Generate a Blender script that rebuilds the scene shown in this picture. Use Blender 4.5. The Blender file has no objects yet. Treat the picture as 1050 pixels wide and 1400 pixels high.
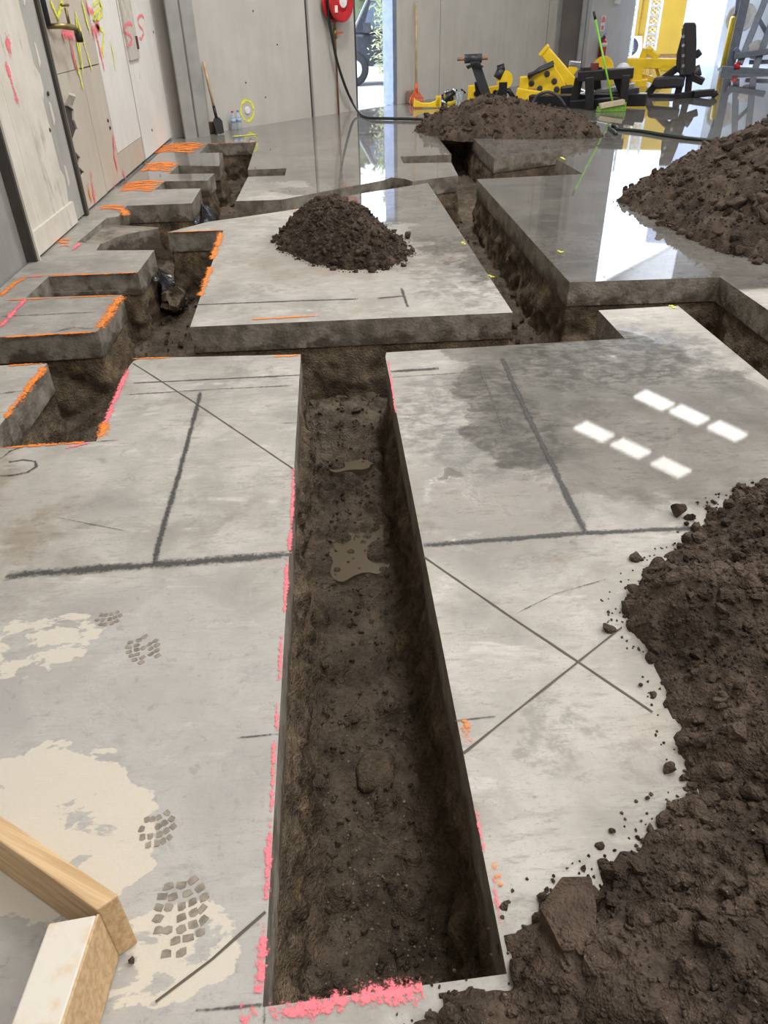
import bpy, bmesh, math, random
import numpy as np
from mathutils import Vector, Matrix, Quaternion

random.seed(4)
RNG = np.random.default_rng(7)
SC = bpy.context.scene
COL = SC.collection

# ------------------------------------------------------------------ camera
FPX, HC = 1004.0, 1.6
PITCH, YAW, ROLL = (math.radians(a) for a in (34.51, 3.46, -1.35))
def cam_axes():
    p, y, r = PITCH, YAW, ROLL
    f = np.array([math.sin(y)*math.cos(p), math.cos(y)*math.cos(p), -math.sin(p)])
    rt = np.array([math.cos(y), -math.sin(y), 0.0]); up = np.cross(rt, f)
    c, s = math.cos(r), math.sin(r)
    return np.array([c*rt+s*up, -s*rt+c*up, f])
RC = cam_axes()
CAMP = np.array([0, 0, HC])
cam = bpy.data.cameras.new('camera')
cam.sensor_fit = 'VERTICAL'; cam.sensor_height = 36.0; cam.lens = FPX/1400*36
cam.clip_start = .02; cam.clip_end = 300
camo = bpy.data.objects.new('camera', cam); COL.objects.link(camo)
M4 = Matrix(((RC[0][0], RC[1][0], -RC[2][0], 0), (RC[0][1], RC[1][1], -RC[2][1], 0), (RC[0][2], RC[1][2], -RC[2][2], HC), (0, 0, 0, 1)))
camo.matrix_world = M4
SC.camera = camo

# ------------------------------------------------------------------ light and exposure
SC.view_settings.view_transform = 'Standard'; SC.view_settings.look = 'None'
SC.view_settings.gamma = 1; SC.view_settings.use_curve_mapping = False
SC.view_settings.exposure = 0.0
SC.cycles.use_denoising = True
SC.cycles.max_bounces = 6
W = bpy.data.worlds.new('sky'); SC.world = W; W.use_nodes = True
bg = W.node_tree.nodes['Background']
bg.inputs[0].default_value = (0.72, 0.82, 1.0, 1); bg.inputs[1].default_value = 7.5
ZCEIL = 7.6
HIGH_BAYS = [(1.2, -1.2), (5.6, -1.2), (10, -1.2), (1.6, 3.4), (6, 3.4), (10.5, 3.4), (5.4, 7.8), (10, 8), (1.3, 10.8), (10.8, 13.0)]
BAY_W = 190.0

# ------------------------------------------------------------------ measuring: pixel of the 1050x1400 frame -> place in the hall
def ray(u, v): return RC.T @ np.array([(u-525)/FPX, -(v-700)/FPX, 1.0])
def G(u, v, z=0.0):
    d = ray(u, v); return CAMP + (z-HC)/d[2]*d
WX = -2.38                                              # left wall plane
def L_(u, v, off=0.0):
    d = ray(u, v); return CAMP + (WX+off)/d[0]*d
BW0 = np.array([-2.5, 12.58, 0]); BWD = np.array([.7036, .7106, 0]); BWN = np.array([.7106, -.7036, 0])   # back wall: origin, run, inward normal
def B_(u, v, off=0.0):
    d = ray(u, v); o = BW0 + BWN*off; return CAMP + np.dot(o-CAMP, BWN)/np.dot(d, BWN)*d
def bw_s(p): return float(np.dot(np.array(p)-BW0, BWD))
class Up:
    """a vertical plane through the floor point seen at (u, v), square to the line of sight; d moves back"""
    def __init__(s, u, v, z=0.0):
        s.o = G(u, v, z); n = np.array([s.o[0], s.o[1], 0]); s.n = n/np.linalg.norm(n); s.r = np.array([s.n[1], -s.n[0], 0])
    def __call__(s, u, v, d=0.0):
        o = s.o + s.n*d; q = ray(u, v); return CAMP + np.dot(o-CAMP, s.n)/np.dot(q, s.n)*q
    def at(s, x, z, d=0.0): return s.o + s.r*x + s.n*d + np.array([0, 0, z-s.o[2]])
    @property
    def ppm(s): return FPX/np.dot(RC[2], s.o-CAMP)

# ------------------------------------------------------------------ mesh helpers
def obj(name, me, mat=None, parent=None, smooth=False):
    o = bpy.data.objects.new(name, me); COL.objects.link(o)
    if mat is not None:
        for m in (mat if isinstance(mat, (list, tuple)) else [mat]): me.materials.append(m)
    if parent is not None: o.parent = parent
    if smooth:
        me.polygons.foreach_set('use_smooth', [True]*len(me.polygons))
    return o
def tag(o, label=None, cat=None, group=None, kind=None):
    if label: o['label'] = label
    if cat: o['category'] = cat
    if group: o['group'] = group
    if kind: o['kind'] = kind
    return o
def empty(name, loc, label=None, cat=None, group=None, kind=None):
    o = bpy.data.objects.new(name, None); COL.objects.link(o); o.location = loc; o.empty_display_size = .1
    return tag(o, label, cat, group, kind)
def V(p): return Vector((float(p[0]), float(p[1]), float(p[2])))

class MB:
    def __init__(s): s.v = []; s.f = []; s.m = []
    def add(s, vs, fs, mi=0):
        b = len(s.v); s.v += [tuple(map(float, q)) for q in vs]; s.f += [tuple(i+b for i in f) for f in fs]; s.m += [mi]*len(fs); return s
    def box(s, c, sz, rot=None, mi=0):
        x, y, z = (q/2 for q in sz); R = rot or Matrix.Identity(3); c = V(c)
        vs = [R @ Vector((a*x, b*y, e*z)) + c for a in (-1, 1) for b in (-1, 1) for e in (-1, 1)]
        return s.add(vs, [(0, 1, 3, 2), (4, 6, 7, 5), (0, 4, 5, 1), (2, 3, 7, 6), (0, 2, 6, 4), (1, 5, 7, 3)], mi)
    def beam(s, a, b, w, h, up=(0, 0, 1), mi=0):
        a, b = V(a), V(b); d = (b-a); L = d.length; d.normalize(); u = Vector(up)
        if abs(d.dot(u)) > .98: u = Vector((1, 0, 0))
        x = d.cross(u).normalized(); z = x.cross(d).normalized()
        R = Matrix((x, d, z)).transposed()
        return s.box((a+b)/2, (w, L, h), R, mi)
    def prism(s, pts, ext, mi=0):
        n = len(pts); e = V(ext); P = [V(p) for p in pts]
        vs = P + [p+e for p in P]
        return s.add(vs, [tuple(range(n-1, -1, -1)), tuple(range(n, 2*n))] + [(i, (i+1) % n, n+(i+1) % n, n+i) for i in range(n)], mi)
    def tube(s, pts, r, seg=8, mi=0, cap=True):
        P = [V(p) for p in pts]; n = len(P); rr = r if isinstance(r, (list, tuple)) else [r]*n
        rings = []; ref = None
        for i, p in enumerate(P):
            d = (P[min(i+1, n-1)]-P[max(i-1, 0)]).normalized()
            if ref is None: ref = d.orthogonal().normalized()
            ref = (ref - d*ref.dot(d));
            ref = ref.normalized() if ref.length > 1e-6 else d.orthogonal().normalized()
            b = d.cross(ref)
            rings.append([p + (ref*math.cos(2*math.pi*k/seg) + b*math.sin(2*math.pi*k/seg))*rr[i] for k in range(seg)])
        vs = [q for ring in rings for q in ring]
        fs = [(i*seg+k, i*seg+(k+1) % seg, (i+1)*seg+(k+1) % seg, (i+1)*seg+k) for i in range(n-1) for k in range(seg)]
        if cap: fs += [tuple(range(seg-1, -1, -1)), tuple(range((n-1)*seg, n*seg))]
        return s.add(vs, fs, mi)
    def lathe(s, base, axis, prof, seg=16, mi=0):
        base = V(base); a = V(axis).normalized()
        pts = [base + a*h for h, r in prof]; x = a.orthogonal().normalized(); y = a.cross(x)
        vs = [p + (x*math.cos(2*math.pi*k/seg)+y*math.sin(2*math.pi*k/seg))*max(r, 1e-4) for p, (h, r) in zip(pts, prof) for k in range(seg)]
        n = len(prof)
        fs = [(i*seg+k, i*seg+(k+1) % seg, (i+1)*seg+(k+1) % seg, (i+1)*seg+k) for i in range(n-1) for k in range(seg)]
        fs += [tuple(range(seg-1, -1, -1)), tuple(range((n-1)*seg, n*seg))]
        return s.add(vs, fs, mi)
    def mesh(s, name):
        me = bpy.data.meshes.new(name); me.from_pydata(s.v, [], s.f); me.update()
        bm = bmesh.new(); bm.from_mesh(me); bmesh.ops.recalc_face_normals(bm, faces=bm.faces); bm.to_mesh(me); bm.free()
        if any(s.m) and len(s.m) == len(me.polygons): me.polygons.foreach_set('material_index', s.m)
        return me
    def build(s, name, mat, parent=None, smooth=False, bevel=0):
        o = obj(name, s.mesh(name), mat, parent, smooth)
        if bevel:
            b = o.modifiers.new('bevel', 'BEVEL'); b.width = bevel; b.segments = 2; b.limit_method = 'ANGLE'
        return o
def np_mesh(name, v, f, smooth=True):
    me = bpy.data.meshes.new(name); v = np.asarray(v, np.float32); f = np.asarray(f, np.int32); k = f.shape[1]
    me.vertices.add(len(v)); me.vertices.foreach_set('co', v.ravel())
    me.loops.add(f.size); me.loops.foreach_set('vertex_index', f.ravel())
    me.polygons.add(len(f)); me.polygons.foreach_set('loop_start', np.arange(0, f.size, k, dtype=np.int32))
    me.polygons.foreach_set('use_smooth', np.full(len(f), smooth))
    me.update(calc_edges=True); me.validate(); return me
def smoothpts(pts, n=8):
    P = [np.array(p, float) for p in pts]; P = [2*P[0]-P[1]] + P + [2*P[-1]-P[-2]]; out = []
    for i in range(1, len(P)-2):
        for k in range(n):
            t = k/n; a, b, c, d = P[i-1:i+3]
            out.append(.5*((2*b)+(c-a)*t+(2*a-5*b+4*c-d)*t*t+(3*b-a-3*c+d)*t**3))
    out.append(P[-2]); return out

# ------------------------------------------------------------------ noise on arrays
def _h(i, j, k, s):
    n = (i.astype(np.int64)*374761393 + j.astype(np.int64)*668265263 + k.astype(np.int64)*2147483647 + s*974634777) & 0xFFFFFFFF
    n = ((n ^ (n >> 13))*1274126177) & 0xFFFFFFFF
    n = ((n ^ (n >> 16))*2246822519) & 0xFFFFFFFF
    return ((n ^ (n >> 15)) & 0xFFFFFF)/float(0xFFFFFF)
def vnoise(x, y, z=None, s=0):
    x, y = np.asarray(x, float), np.asarray(y, float); z = np.zeros_like(x) if z is None else np.asarray(z, float)
    i, j, k = np.floor(x), np.floor(y), np.floor(z); u, v, w = x-i, y-j, z-k
    u, v, w = (q*q*(3-2*q) for q in (u, v, w)); r = 0
    for a in (0, 1):
        for b in (0, 1):
            for c in (0, 1):
                r = r + _h(i+a, j+b, k+c, s)*(u if a else 1-u)*(v if b else 1-v)*(w if c else 1-w)
    return r*2-1
def fbm(x, y, z=None, f=1.0, o=4, s=0):
    r = 0; a = 1.0; t = 0
    for q in range(o):
        r = r + a*vnoise(x*f, y*f, None if z is None else z*f, s+q*7); t += a; a *= .5; f *= 2.03
    return r/t
def lumps(x, y, cell, s=0, fill=.8):
    """half-sphere clods bedded in the ground, about one to a cell; result in metres"""
    X, Y = x/cell, y/cell; i, j = np.floor(X), np.floor(Y); r = np.zeros_like(X)
    for a in (-1, 0, 1):
        for b in (-1, 0, 1):
            ci, cj = i+a, j+b; zz = np.zeros_like(ci)
            px = ci+_h(ci, cj, zz, s+1); py = cj+_h(ci, cj, zz, s+2); rad = .2+.5*_h(ci, cj, zz, s+3)**2
            on = _h(ci, cj, zz, s+4) < fill
            d2 = ((X-px)**2+(Y-py)**2)/rad**2
            r = np.maximum(r, np.where(on & (d2 < 1), rad*np.sqrt(np.maximum(0, 1-d2)), 0))
    return r*cell

# ------------------------------------------------------------------ material helpers
class X_:
    """a float socket with arithmetic"""
    def __init__(s, t, k): s.t, s.k = t, k
    def _m(s, op, *o):
        n = s.t.nodes.new('ShaderNodeMath'); n.operation = op
        for i, q in enumerate((s,)+o):
            if isinstance(q, X_): s.t.links.new(q.k, n.inputs[i])
            else: n.inputs[i].default_value = q
        return X_(s.t, n.outputs[0])
    def __add__(s, o): return s._m('ADD', o)
    def __sub__(s, o): return s._m('SUBTRACT', o)
    def __mul__(s, o): return s._m('MULTIPLY', o)
    def __rmul__(s, o): return s._m('MULTIPLY', o)
    def __radd__(s, o): return s._m('ADD', o)
    def __rsub__(s, o): return (s*-1)+o
    def min(s, o): return s._m('MINIMUM', o)
    def max(s, o): return s._m('MAXIMUM', o)
    def pow(s, o): return s._m('POWER', o)
    def abs(s): return s._m('ABSOLUTE')
    def ss(s, a, b):
        n = s.t.nodes.new('ShaderNodeMapRange'); n.interpolation_type = 'SMOOTHSTEP'
        s.t.links.new(s.k, n.inputs[0]); n.inputs[1].default_value = a; n.inputs[2].default_value = b
        if a > b: n.inputs[1].default_value = b; n.inputs[2].default_value = a; n.inputs[3].default_value = 1; n.inputs[4].default_value = 0
        return X_(s.t, n.outputs[0])
class Mat:
    def __init__(s, name, obj_coords=False):
        s.m = bpy.data.materials.new(name); s.m.use_nodes = True; s.t = s.m.node_tree; s.b = s.t.nodes['Principled BSDF']
        if obj_coords:
            s.pos = s.t.nodes.new('ShaderNodeTexCoord').outputs['Object']
        else:
            s.pos = s.t.nodes.new('ShaderNodeNewGeometry').outputs['Position']
        q = s.t.nodes.new('ShaderNodeSeparateXYZ'); s.t.links.new(s.pos, q.inputs[0]); s.x, s.y, s.z = (X_(s.t, q.outputs[i]) for i in range(3))
    def grain(s, sc, rotz):
        n = s.t.nodes.new('ShaderNodeMapping'); n.vector_type = 'TEXTURE'; n.inputs['Scale'].default_value = sc; n.inputs['Rotation'].default_value = (0, 0, rotz); s.t.links.new(s.pos, n.inputs[0]); return n.outputs[0]
    def scaled(s, sc, rotz=0.0):
        n = s.t.nodes.new('ShaderNodeMapping'); n.inputs['Scale'].default_value = sc; n.inputs['Rotation'].default_value = (0, 0, rotz); s.t.links.new(s.pos, n.inputs[0]); return n.outputs[0]
    def noise(s, f, d=4, r=.55, vec=None, dist=0):
        n = s.t.nodes.new('ShaderNodeTexNoise'); n.inputs['Scale'].default_value = f; n.inputs['Detail'].default_value = d; n.inputs['Roughness'].default_value = r; n.inputs['Distortion'].default_value = dist
        s.t.links.new(vec or s.pos, n.inputs['Vector']); return X_(s.t, n.outputs['Fac'])
    def voro(s, f, feat='F1', vec=None):
        n = s.t.nodes.new('ShaderNodeTexVoronoi'); n.feature = feat; n.inputs['Scale'].default_value = f; s.t.links.new(vec or s.pos, n.inputs['Vector']); return X_(s.t, n.outputs['Distance'])
    def mix(s, a, b, fac):
        n = s.t.nodes.new('ShaderNodeMix'); n.data_type = 'RGBA'
        for q, k in ((fac, 0), (a, 6), (b, 7)):
            if isinstance(q, X_): s.t.links.new(q.k, n.inputs[k])
            elif isinstance(q, (tuple, list)): n.inputs[k].default_value = tuple(q)+((1,) if len(q) == 3 else ())
            elif isinstance(q, (int, float)): n.inputs[k].default_value = q
            else: s.t.links.new(q, n.inputs[k])
        return n.outputs[2]
    def mul(s, a, fac):
        n = s.t.nodes.new('ShaderNodeVectorMath'); n.operation = 'SCALE'; s.t.links.new(a, n.inputs[0])
        if isinstance(fac, X_): s.t.links.new(fac.k, n.inputs['Scale'])
        else: n.inputs['Scale'].default_value = fac
        return n.outputs[0]
    def set(s, key, q):
        if isinstance(q, X_): s.t.links.new(q.k, s.b.inputs[key])
        elif isinstance(q, (tuple, list)): s.b.inputs[key].default_value = tuple(q)+((1,) if len(q) == 3 else ())
        elif isinstance(q, (int, float)): s.b.inputs[key].default_value = q
        else: s.t.links.new(q, s.b.inputs[key])
        return s
    def bump(s, h, strength=.5, dist=.01):
        n = s.t.nodes.new('ShaderNodeBump'); n.inputs['Distance'].default_value = dist
        if isinstance(strength, X_): s.t.links.new(strength.k, n.inputs['Strength'])
        else: n.inputs['Strength'].default_value = strength
        s.t.links.new(h.k, n.inputs['Height']); s.t.links.new(n.outputs[0], s.b.inputs['Normal']); return s
def lin(r, g, b):
    f = lambda c: (c/255/12.92) if c/255 <= .04045 else ((c/255+.055)/1.055)**2.4
    return (f(r), f(g), f(b))
MATS = {}
def plain(name, rgb, rough=.5, metal=0.0, var=.12, freq=9.0, bump=.0, coat=0.0, dirt=None):
    """painted or bare surface: colour, a little mottling and wear"""
    if name in MATS: return MATS[name]
    q = Mat(name, True); n = q.noise(freq, 4)
    c = q.mix(tuple(k*(1-var) for k in rgb), tuple(min(1, k*(1+var)) for k in rgb), n.ss(.3, .7))
    if dirt: c = q.mix(c, dirt[0], q.noise(freq*.6, 5, .7).ss(dirt[1], dirt[1]+.12))
    q.set('Base Color', c).set('Roughness', (n*.2+(rough-.1)).max(.03)).set('Metallic', metal)
    if coat: q.set('Coat Weight', coat)
    if bump: q.bump(q.noise(freq*6, 3), bump, .004)
    MATS[name] = q.m; return q.m

def ell(q, x, y, rx, ry, n=None, amp=.0, a=1.15, b=.75):
    """soft-edged blob: 1 inside an ellipse, 0 outside, edge broken up by noise n"""
    d = ((q.x-x)*(1/rx)).pow(2)+((q.y-y)*(1/ry)).pow(2)
    d = d.pow(.5)
    if n is not None: d = d+(n-.5)*amp
    return d.ss(a, b)

def concrete_top():
    q = Mat('power_floated_concrete')
    big = q.noise(.9, 4, .6); mid = q.noise(3.7, 5, .65, dist=.4); fine = q.noise(38, 4, .7)
    scuff = q.noise(1.0, 5, .72, q.scaled((9, 34, 1), .22)); scuff2 = q.noise(1.0, 4, .7, q.scaled((42, 7, 1), .35))
    # ---- where water lies
    wn = q.noise(2.2, 5, .62, dist=.5); wf = q.noise(14, 3, .6)
    back = q.y.ss(8.0, 9.6)*.86
    dslab = q.x.ss(1.5, 1.62)*q.y.ss(4.6, 4.75)
    cslab = (q.x*.8+(q.y-6.4)*.35+(wn-.5)*1.3).ss(.25, .62)*q.y.ss(4.0, 4.2)*q.x.ss(1.55, 1.45)
    b1 = ell(q, 1.35, 3.05, .95, 1.05, wn, 1.3, 1.3, .5)
    b2 = ell(q, .62, 2.35, .42, .5, wn, .9)
    b3 = ell(q, 1.2, 3.9, .75, .35, wn, 1.0, 1.3, .5)
    tabs = q.x.ss(-1.3, -1.45)*q.y.ss(3.5, 4.2)*.45
    wet = back.max(dslab).max(cslab).max(b1*.95).max(b2*.62).max(b3).max(tabs).min(1.0)
    pool = (wet*1.25+(wn-.5)*.9+(wf-.5)*.22).ss(.72, .95)       # standing film
    pool = pool.max(ell(q, 1.30, 2.80, .50, .42, wn, .7))
    # ---- colour
    c = q.mix((.29, .275, .25), (.49, .47, .435), (big*.45+mid*.55).ss(.34, .64))
    smear = q.noise(1.0, 6, .7, q.scaled((2.2, 7.5, 1)), .8); grit = q.noise(95, 3, .75); hair = q.noise(1.0, 3, .8, q.scaled((26, 120, 1)), .5); hair2 = q.noise(1.0, 3, .8, q.scaled((90, 30, 1)), 1.2)
    c = q.mix(c, (.235, .22, .195), (scuff.ss(.50, .66)*mid.ss(.38, .60))*.6)
    c = q.mix(c, (.60, .58, .54), (smear.ss(.53, .66)*q.noise(8, 5, .7, None, .6).ss(.42, .62))*.65)
    c = q.mix(c, (.21, .20, .185), (smear.ss(.45, .34)*hair.ss(.46, .62))*.6)
    c = q.mix(c, (.25, .235, .21), hair.ss(.57, .72)*.6)
    c = q.mix(c, (.62, .60, .565), hair2.ss(.62, .75)*.35)
    c = q.mix(c, (.17, .16, .145), (grit.ss(.58, .72)*mid.ss(.38, .56))*.65)
    blot = q.noise(2.6, 6, .72, None, .7)
    c = q.mix(c, (.24, .228, .205), (blot.ss(.54, .64)*q.noise(16, 5, .7).ss(.38, .6))*.7)
    c = q.mix(c, (.30, .25, .18), (q.noise(1.7, 5, .65, None, .4).ss(.56, .68)*q.noise(11, 4).ss(.4, .6))*.45)
    # dark damp cement bloom beside the saw lines
    bloom = ell(q, .62, 3.0, .42, .55, wn, 1.5).max(ell(q, .95, 5.6, .55, .95, wn, 1.6)).max(ell(q, 1.5, 3.7, .7, .5, wn, 1.4))
    c = q.mix(c, (.15, .15, .14), bloom*(q.noise(10, 6, .72, None, .5)*.7+scuff*.3).ss(.40, .58)*.72)
    # brown soil wash at the left and near the heaps
    mud = ell(q, -1.75, 2.45, .75, .55, wn, 1.2).max(ell(q, .15, 5.9, .95, .8, wn, 1.0)*.8).max(ell(q, 1.0, 1.0, .38, .6, wn, 1.0)*.45).max(ell(q, .45, 2.35, .38, .35, wn, .8)*.5)
    c = q.mix(c, (.20, .155, .105), mud*mid.ss(.36, .64)*.7)
    # grey slurry skin with cream render left on it
    slur = ell(q, -.62, 1.15, .62, .85, wn, .7)
    c = q.mix(c, (.40, .395, .39), slur*.5)
    c = q.mix(c, (.27, .26, .245), slur*(q.noise(24, 5, .75, None, .5).ss(.55, .68))*.6)
    chip = q.noise(1.0, 6, .6, q.scaled((7, 13, 1), -.55), .3)
    cream = ell(q, -.80, 1.08, .34, .27, wn, 1.4).max(ell(q, -.98, 1.72, .26, .16, wn, 1.6)*.74).max(ell(q, -.42, .77, .17, .10, wn, 1.4)*.85)
    c = q.mix(c, (.60, .555, .47), (cream+(chip-.5)*2.6).ss(.66, .74)*.85)
    # wet concrete is darker
    c = q.mul(c, 1.0-(wet*.36+pool*.14+dslab*.18).min(.66))
    q.set('Base Color', c)
    rough = (.62-wet*.36+(fine-.5)*.25+(scuff-.5)*.2).max(.12)
    rough = rough*(1.0-pool)+(.016+(wf.ss(.55, .8))*.05*q.y.ss(3.6, 6))*pool
    q.set('Roughness', rough).set('Specular IOR Level', pool*.1+.42)
    q.bump(fine*.5+grit*.4+hair*.4+scuff*.3+mid*.3, (1.0-pool*.985)*.34, .006)
    return q.m
def concrete_cut():
    q = Mat('saw_cut_concrete_face'); n = q.noise(7, 5, .65); f = q.noise(60, 3, .7); ag = q.voro(55)
    c = q.mix((.125, .107, .084), (.30, .272, .232), n.ss(.32, .68))
    c = q.mix(c, (.30, .285, .26), ag.ss(.30, .12)*f.ss(.4, .6)*.5)
    mud = (q.z*-6.5+(q.noise(5, 5, .7)-.5)*3.0).ss(.72, 1.15)
    c = q.mix(c, (.060, .044, .032), mud*.8)
    q.set('Base Color', c).set('Roughness', .62-f*.2); q.bump(f*.5+n+ag*.4+q.noise(22, 4, .7)*.5, .5, .010); return q.m
def soil(name, a, b, clay, clay_at, rough=.85, wet=0.0, bs=1.0):
    q = Mat(name); n = q.noise(4.5, 5, .6); f = q.noise(55, 4, .75); g = q.noise(13, 4, .7)
    c = q.mix(a, b, (n*.45+f*.25+g*.3).ss(.36, .66))
    c = q.mix(c, clay, q.noise(2.6, 5, .7).ss(clay_at, clay_at+.12)*g.ss(.4, .6)*.8)
    c = q.mix(c, (.30, .25, .19), q.noise(120, 2, .5).ss(.70, .76)*.7)
    q.set('Base Color', c).set('Roughness', rough-wet*g.ss(.45, .6)); q.set('Specular IOR Level', .3)
    q.bump(f*.5+g*.6+q.noise(170, 2)*.3+q.voro(75)*.6+q.voro(190)*.35, .85*bs, .012); return q.m
M_TOP = concrete_top(); M_CUT = concrete_cut()
M_PILE = soil('dug_brown_loam', (.028, .019, .0135), (.112, .080, .058), (.15, .115, .080), .63)
M_TREN = soil('damp_trench_earth', (.044, .032, .022), (.205, .152, .100), (.26, .185, .085), .565, .78, .25)
M_BED = soil('damp_trench_bed', (.046, .034, .023), (.165, .127, .090), (.22, .19, .15), .60, .74, .30)
M_PUD = Mat('muddy_water').set('Base Color', (.15, .118, .078)).set('Roughness', .10).m

def spray(name, rgb, hole=.45, soft=.12, amp=1.7):
    """paint sprayed thinly: breaks up into specks"""
    q = Mat(name); n = q.noise(70, 4, .75)*.65+q.noise(9, 3)*.35
    t = q.t; tr = t.nodes.new('ShaderNodeBsdfTransparent'); mx = t.nodes.new('ShaderNodeMixShader')
    at = t.nodes.new('ShaderNodeAttribute'); at.attribute_name = 'core'; n = (n-.5)*amp+.5+(X_(t, at.outputs['Fac'])-.62)*.36
    q.set('Base Color', rgb).set('Roughness', .7)
    t.links.new(n.ss(hole-soft, hole+soft).k, mx.inputs[0]); t.links.new(tr.outputs[0], mx.inputs[1]); t.links.new(q.b.outputs[0], mx.inputs[2])
    t.links.new(mx.outputs[0], t.nodes['Material Output'].inputs[0]); return q.m
S_ORANGE = spray('orange_marking_paint', (.90, .25, .03), .49, .10)
S_PINK = spray('pink_marking_paint', (.95, .20, .25), .49, .10)
S_YEL = spray('yellow_marking_paint', (.80, .82, .08), .47, .10)
S_BLACK = spray('black_line', (.06, .06, .06), .46, .20, 1.0)
S_GREY = spray('dark_scuff_line', (.12, .112, .10), .54, .18, 1.2)
S_CUT = plain('saw_kerf', (.10, .085, .065), .9)

# ------------------------------------------------------------------ concrete floor slabs (metres)
SLAB_T = .17
FLOOR = empty('floor', (0, 0, 0), 'wet concrete hall floor saw cut into slabs by a network of trenches', 'floor', kind='structure')
P_AB = [(-2.38, -3), (14.4, -3), (14.4, 2.2), (2.66, 2.2), (2.17, 2.2), (2.17, 4.44), (1.65, 4.42), (1.65, 3.94), (.27, 3.90), (.26, 3.84), (.265, .67), (-.22, .65), (-.21, 3.93),
        (-1.09, 3.985), (-1.14, 3.95), (-1.15, 3.88), (-1.12, 3.02), (-1.62, 3.0), (-2.38, 3.0)]
P_W = [(-2.38, 3.0), (-1.62, 3.0), (-1.62, 3.97), (-2.12, 3.975), (-2.10, 4.42), (-1.46, 4.45), (-1.46, 5.14), (-2.12, 5.17), (-2.11, 5.65), (-1.46, 5.67), (-1.45, 6.28), (-1.93, 6.34),
       (-1.95, 6.56), (-2.16, 6.62), (-2.12, 7.50), (-2.02, 7.55), (-2.04, 8.02), (-1.39, 8.02), (-1.40, 8.77), (-1.9, 8.80), (-1.88, 9.27), (-1.38, 9.21), (-1.35, 9.65), (-1.9, 9.72), (-1.88, 10.30), (-1.35, 10.15),
       (-1.42, 11.2), (-1.73, 11.25), (-1.73, 12.12), (-2.38, 12.12)]
P_C = [(-.90, 4.45), (1.11, 4.45), (1.09, 8.63), (.17, 8.10), (-.33, 7.58), (-.83, 7.33), (-1.12, 7.20), (-1.44, 6.86), (-.95, 6.85)]
P_BACK = [(-2.38, 12.12), (-1.73, 12.12), (-1.02, 12.10), (-.97, 9.83), (-.50, 9.83), (-.50, 9.36), (-.93, 9.36), (-.95, 8.05), (-.49, 8.04), (.63, 8.88), (.72, 9.02), (.86, 8.92), (.93, 8.75), (1.48, 8.99), (1.53, 9.84), (.94, 9.90), (.95, 10.40),
          (1.62, 10.42), (1.66, 12.5), (2.16, 12.5), (2.10, 10.0), (3.80, 10.86), (2.85, 9.85), (2.88, 8.82), (1.65, 8.74), (1.63, 5.0), (2.69, 4.97), (2.66, 2.2), (14.4, 2.2), (14.4, 19.0), (11.3, 24.2), (8.9, 24.09), (-2.38, 12.7)]
def slab(poly):
    n = len(poly); mb = MB()
    mb.v = [(x, y, 0) for x, y in poly]+[(x, y, -SLAB_T) for x, y in poly]
    mb.f = [tuple(range(n)), tuple(range(2*n-1, n-1, -1))]+[(i, n+i, n+(i+1) % n, (i+1) % n) for i in range(n)]
    me = bpy.data.meshes.new('concrete_slab'); me.from_pydata(mb.v, [], mb.f); me.update()
    me.polygons.foreach_set('material_index', [0, 1]+[1]*n)
    return obj('concrete_slab', me, [M_TOP, M_CUT], FLOOR)
for P in (P_AB, P_W, P_C, P_BACK): slab(P)
# broken, sunken tab between two pits by the left wall
bp = [(-2.14, 6.66), (-2.0, 6.80), (-1.90, 6.98), (-1.74, 7.10), (-1.60, 7.26), (-1.63, 7.40), (-1.85, 7.44), (-2.12, 7.46)]
mb = MB(); n = len(bp)
vv = [(x, y, -.03-.07*(x+2.14)+.02*math.sin(9*y)) for x, y in bp]
mb.add(vv+[(x, y, z-.17) for x, y, z in vv], [tuple(range(n)), tuple(range(2*n-1, n-1, -1))]+[(i, n+i, n+(i+1) % n, (i+1) % n) for i in range(n)])
mb.build('broken_slab', M_CUT, FLOOR)['label'] = 'broken sunken concrete tab'

# ------------------------------------------------------------------ earth of the trenches
ZBED = -.64
EARTH = empty('trench_earth', (0, 0, 0), 'dark brown earth walls and bed of the cut trenches', 'earth', kind='structure')
def bed_z(x, y):
    z = ZBED + .035*fbm(x, y, None, 1.3, 3, 3)+.022*fbm(x, y, None, 7, 4, 11)+lumps(x, y, .085, 5, .30)*.8+lumps(x, y, .035, 9, .45)*.8
    z = z + .20*np.exp(-(((x-.02)/.35)**2+((y-4.0)/.30)**2))                 # spill at the head of the long trench
    z = z + .09*np.clip((y-3.2)/1.0, 0, 1)+.05*np.clip((y-7)/3, 0, 1)
    z = z + .16*np.exp(-(((x+1.3)/.3)**2+((y-4.4)/.5)**2))+.14*np.exp(-(((x+1.3)/.3)**2+((y-6.0)/.4)**2))
    return z
def grid_mesh(x0, x1, y0, y1, st, fz, keep=None):
    xs = np.arange(x0, x1+st/2, st); ys = np.arange(y0, y1+st/2, st); X, Y = np.meshgrid(xs, ys); Z = fz(X, Y)
    nx, ny = len(xs), len(ys); idx = np.arange(nx*ny).reshape(ny, nx)
    q = np.stack([idx[:-1, :-1], idx[:-1, 1:], idx[1:, 1:], idx[1:, :-1]], -1).reshape(-1, 4)
    if keep is not None:
        k = keep(X, Y).ravel(); q = q[k[q].any(1)]
    v = np.stack([X, Y, Z], -1).reshape(-1, 3); u = np.unique(q); r = np.full(len(v), -1); r[u] = np.arange(len(u))
    return v[u], r[q]
v, f = grid_mesh(-.36, .42, .5, 4.4, .011, bed_z); obj('trench_bed', np_mesh('trench_bed', v, f), M_BED, EARTH)['kind'] = 'stuff'
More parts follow.
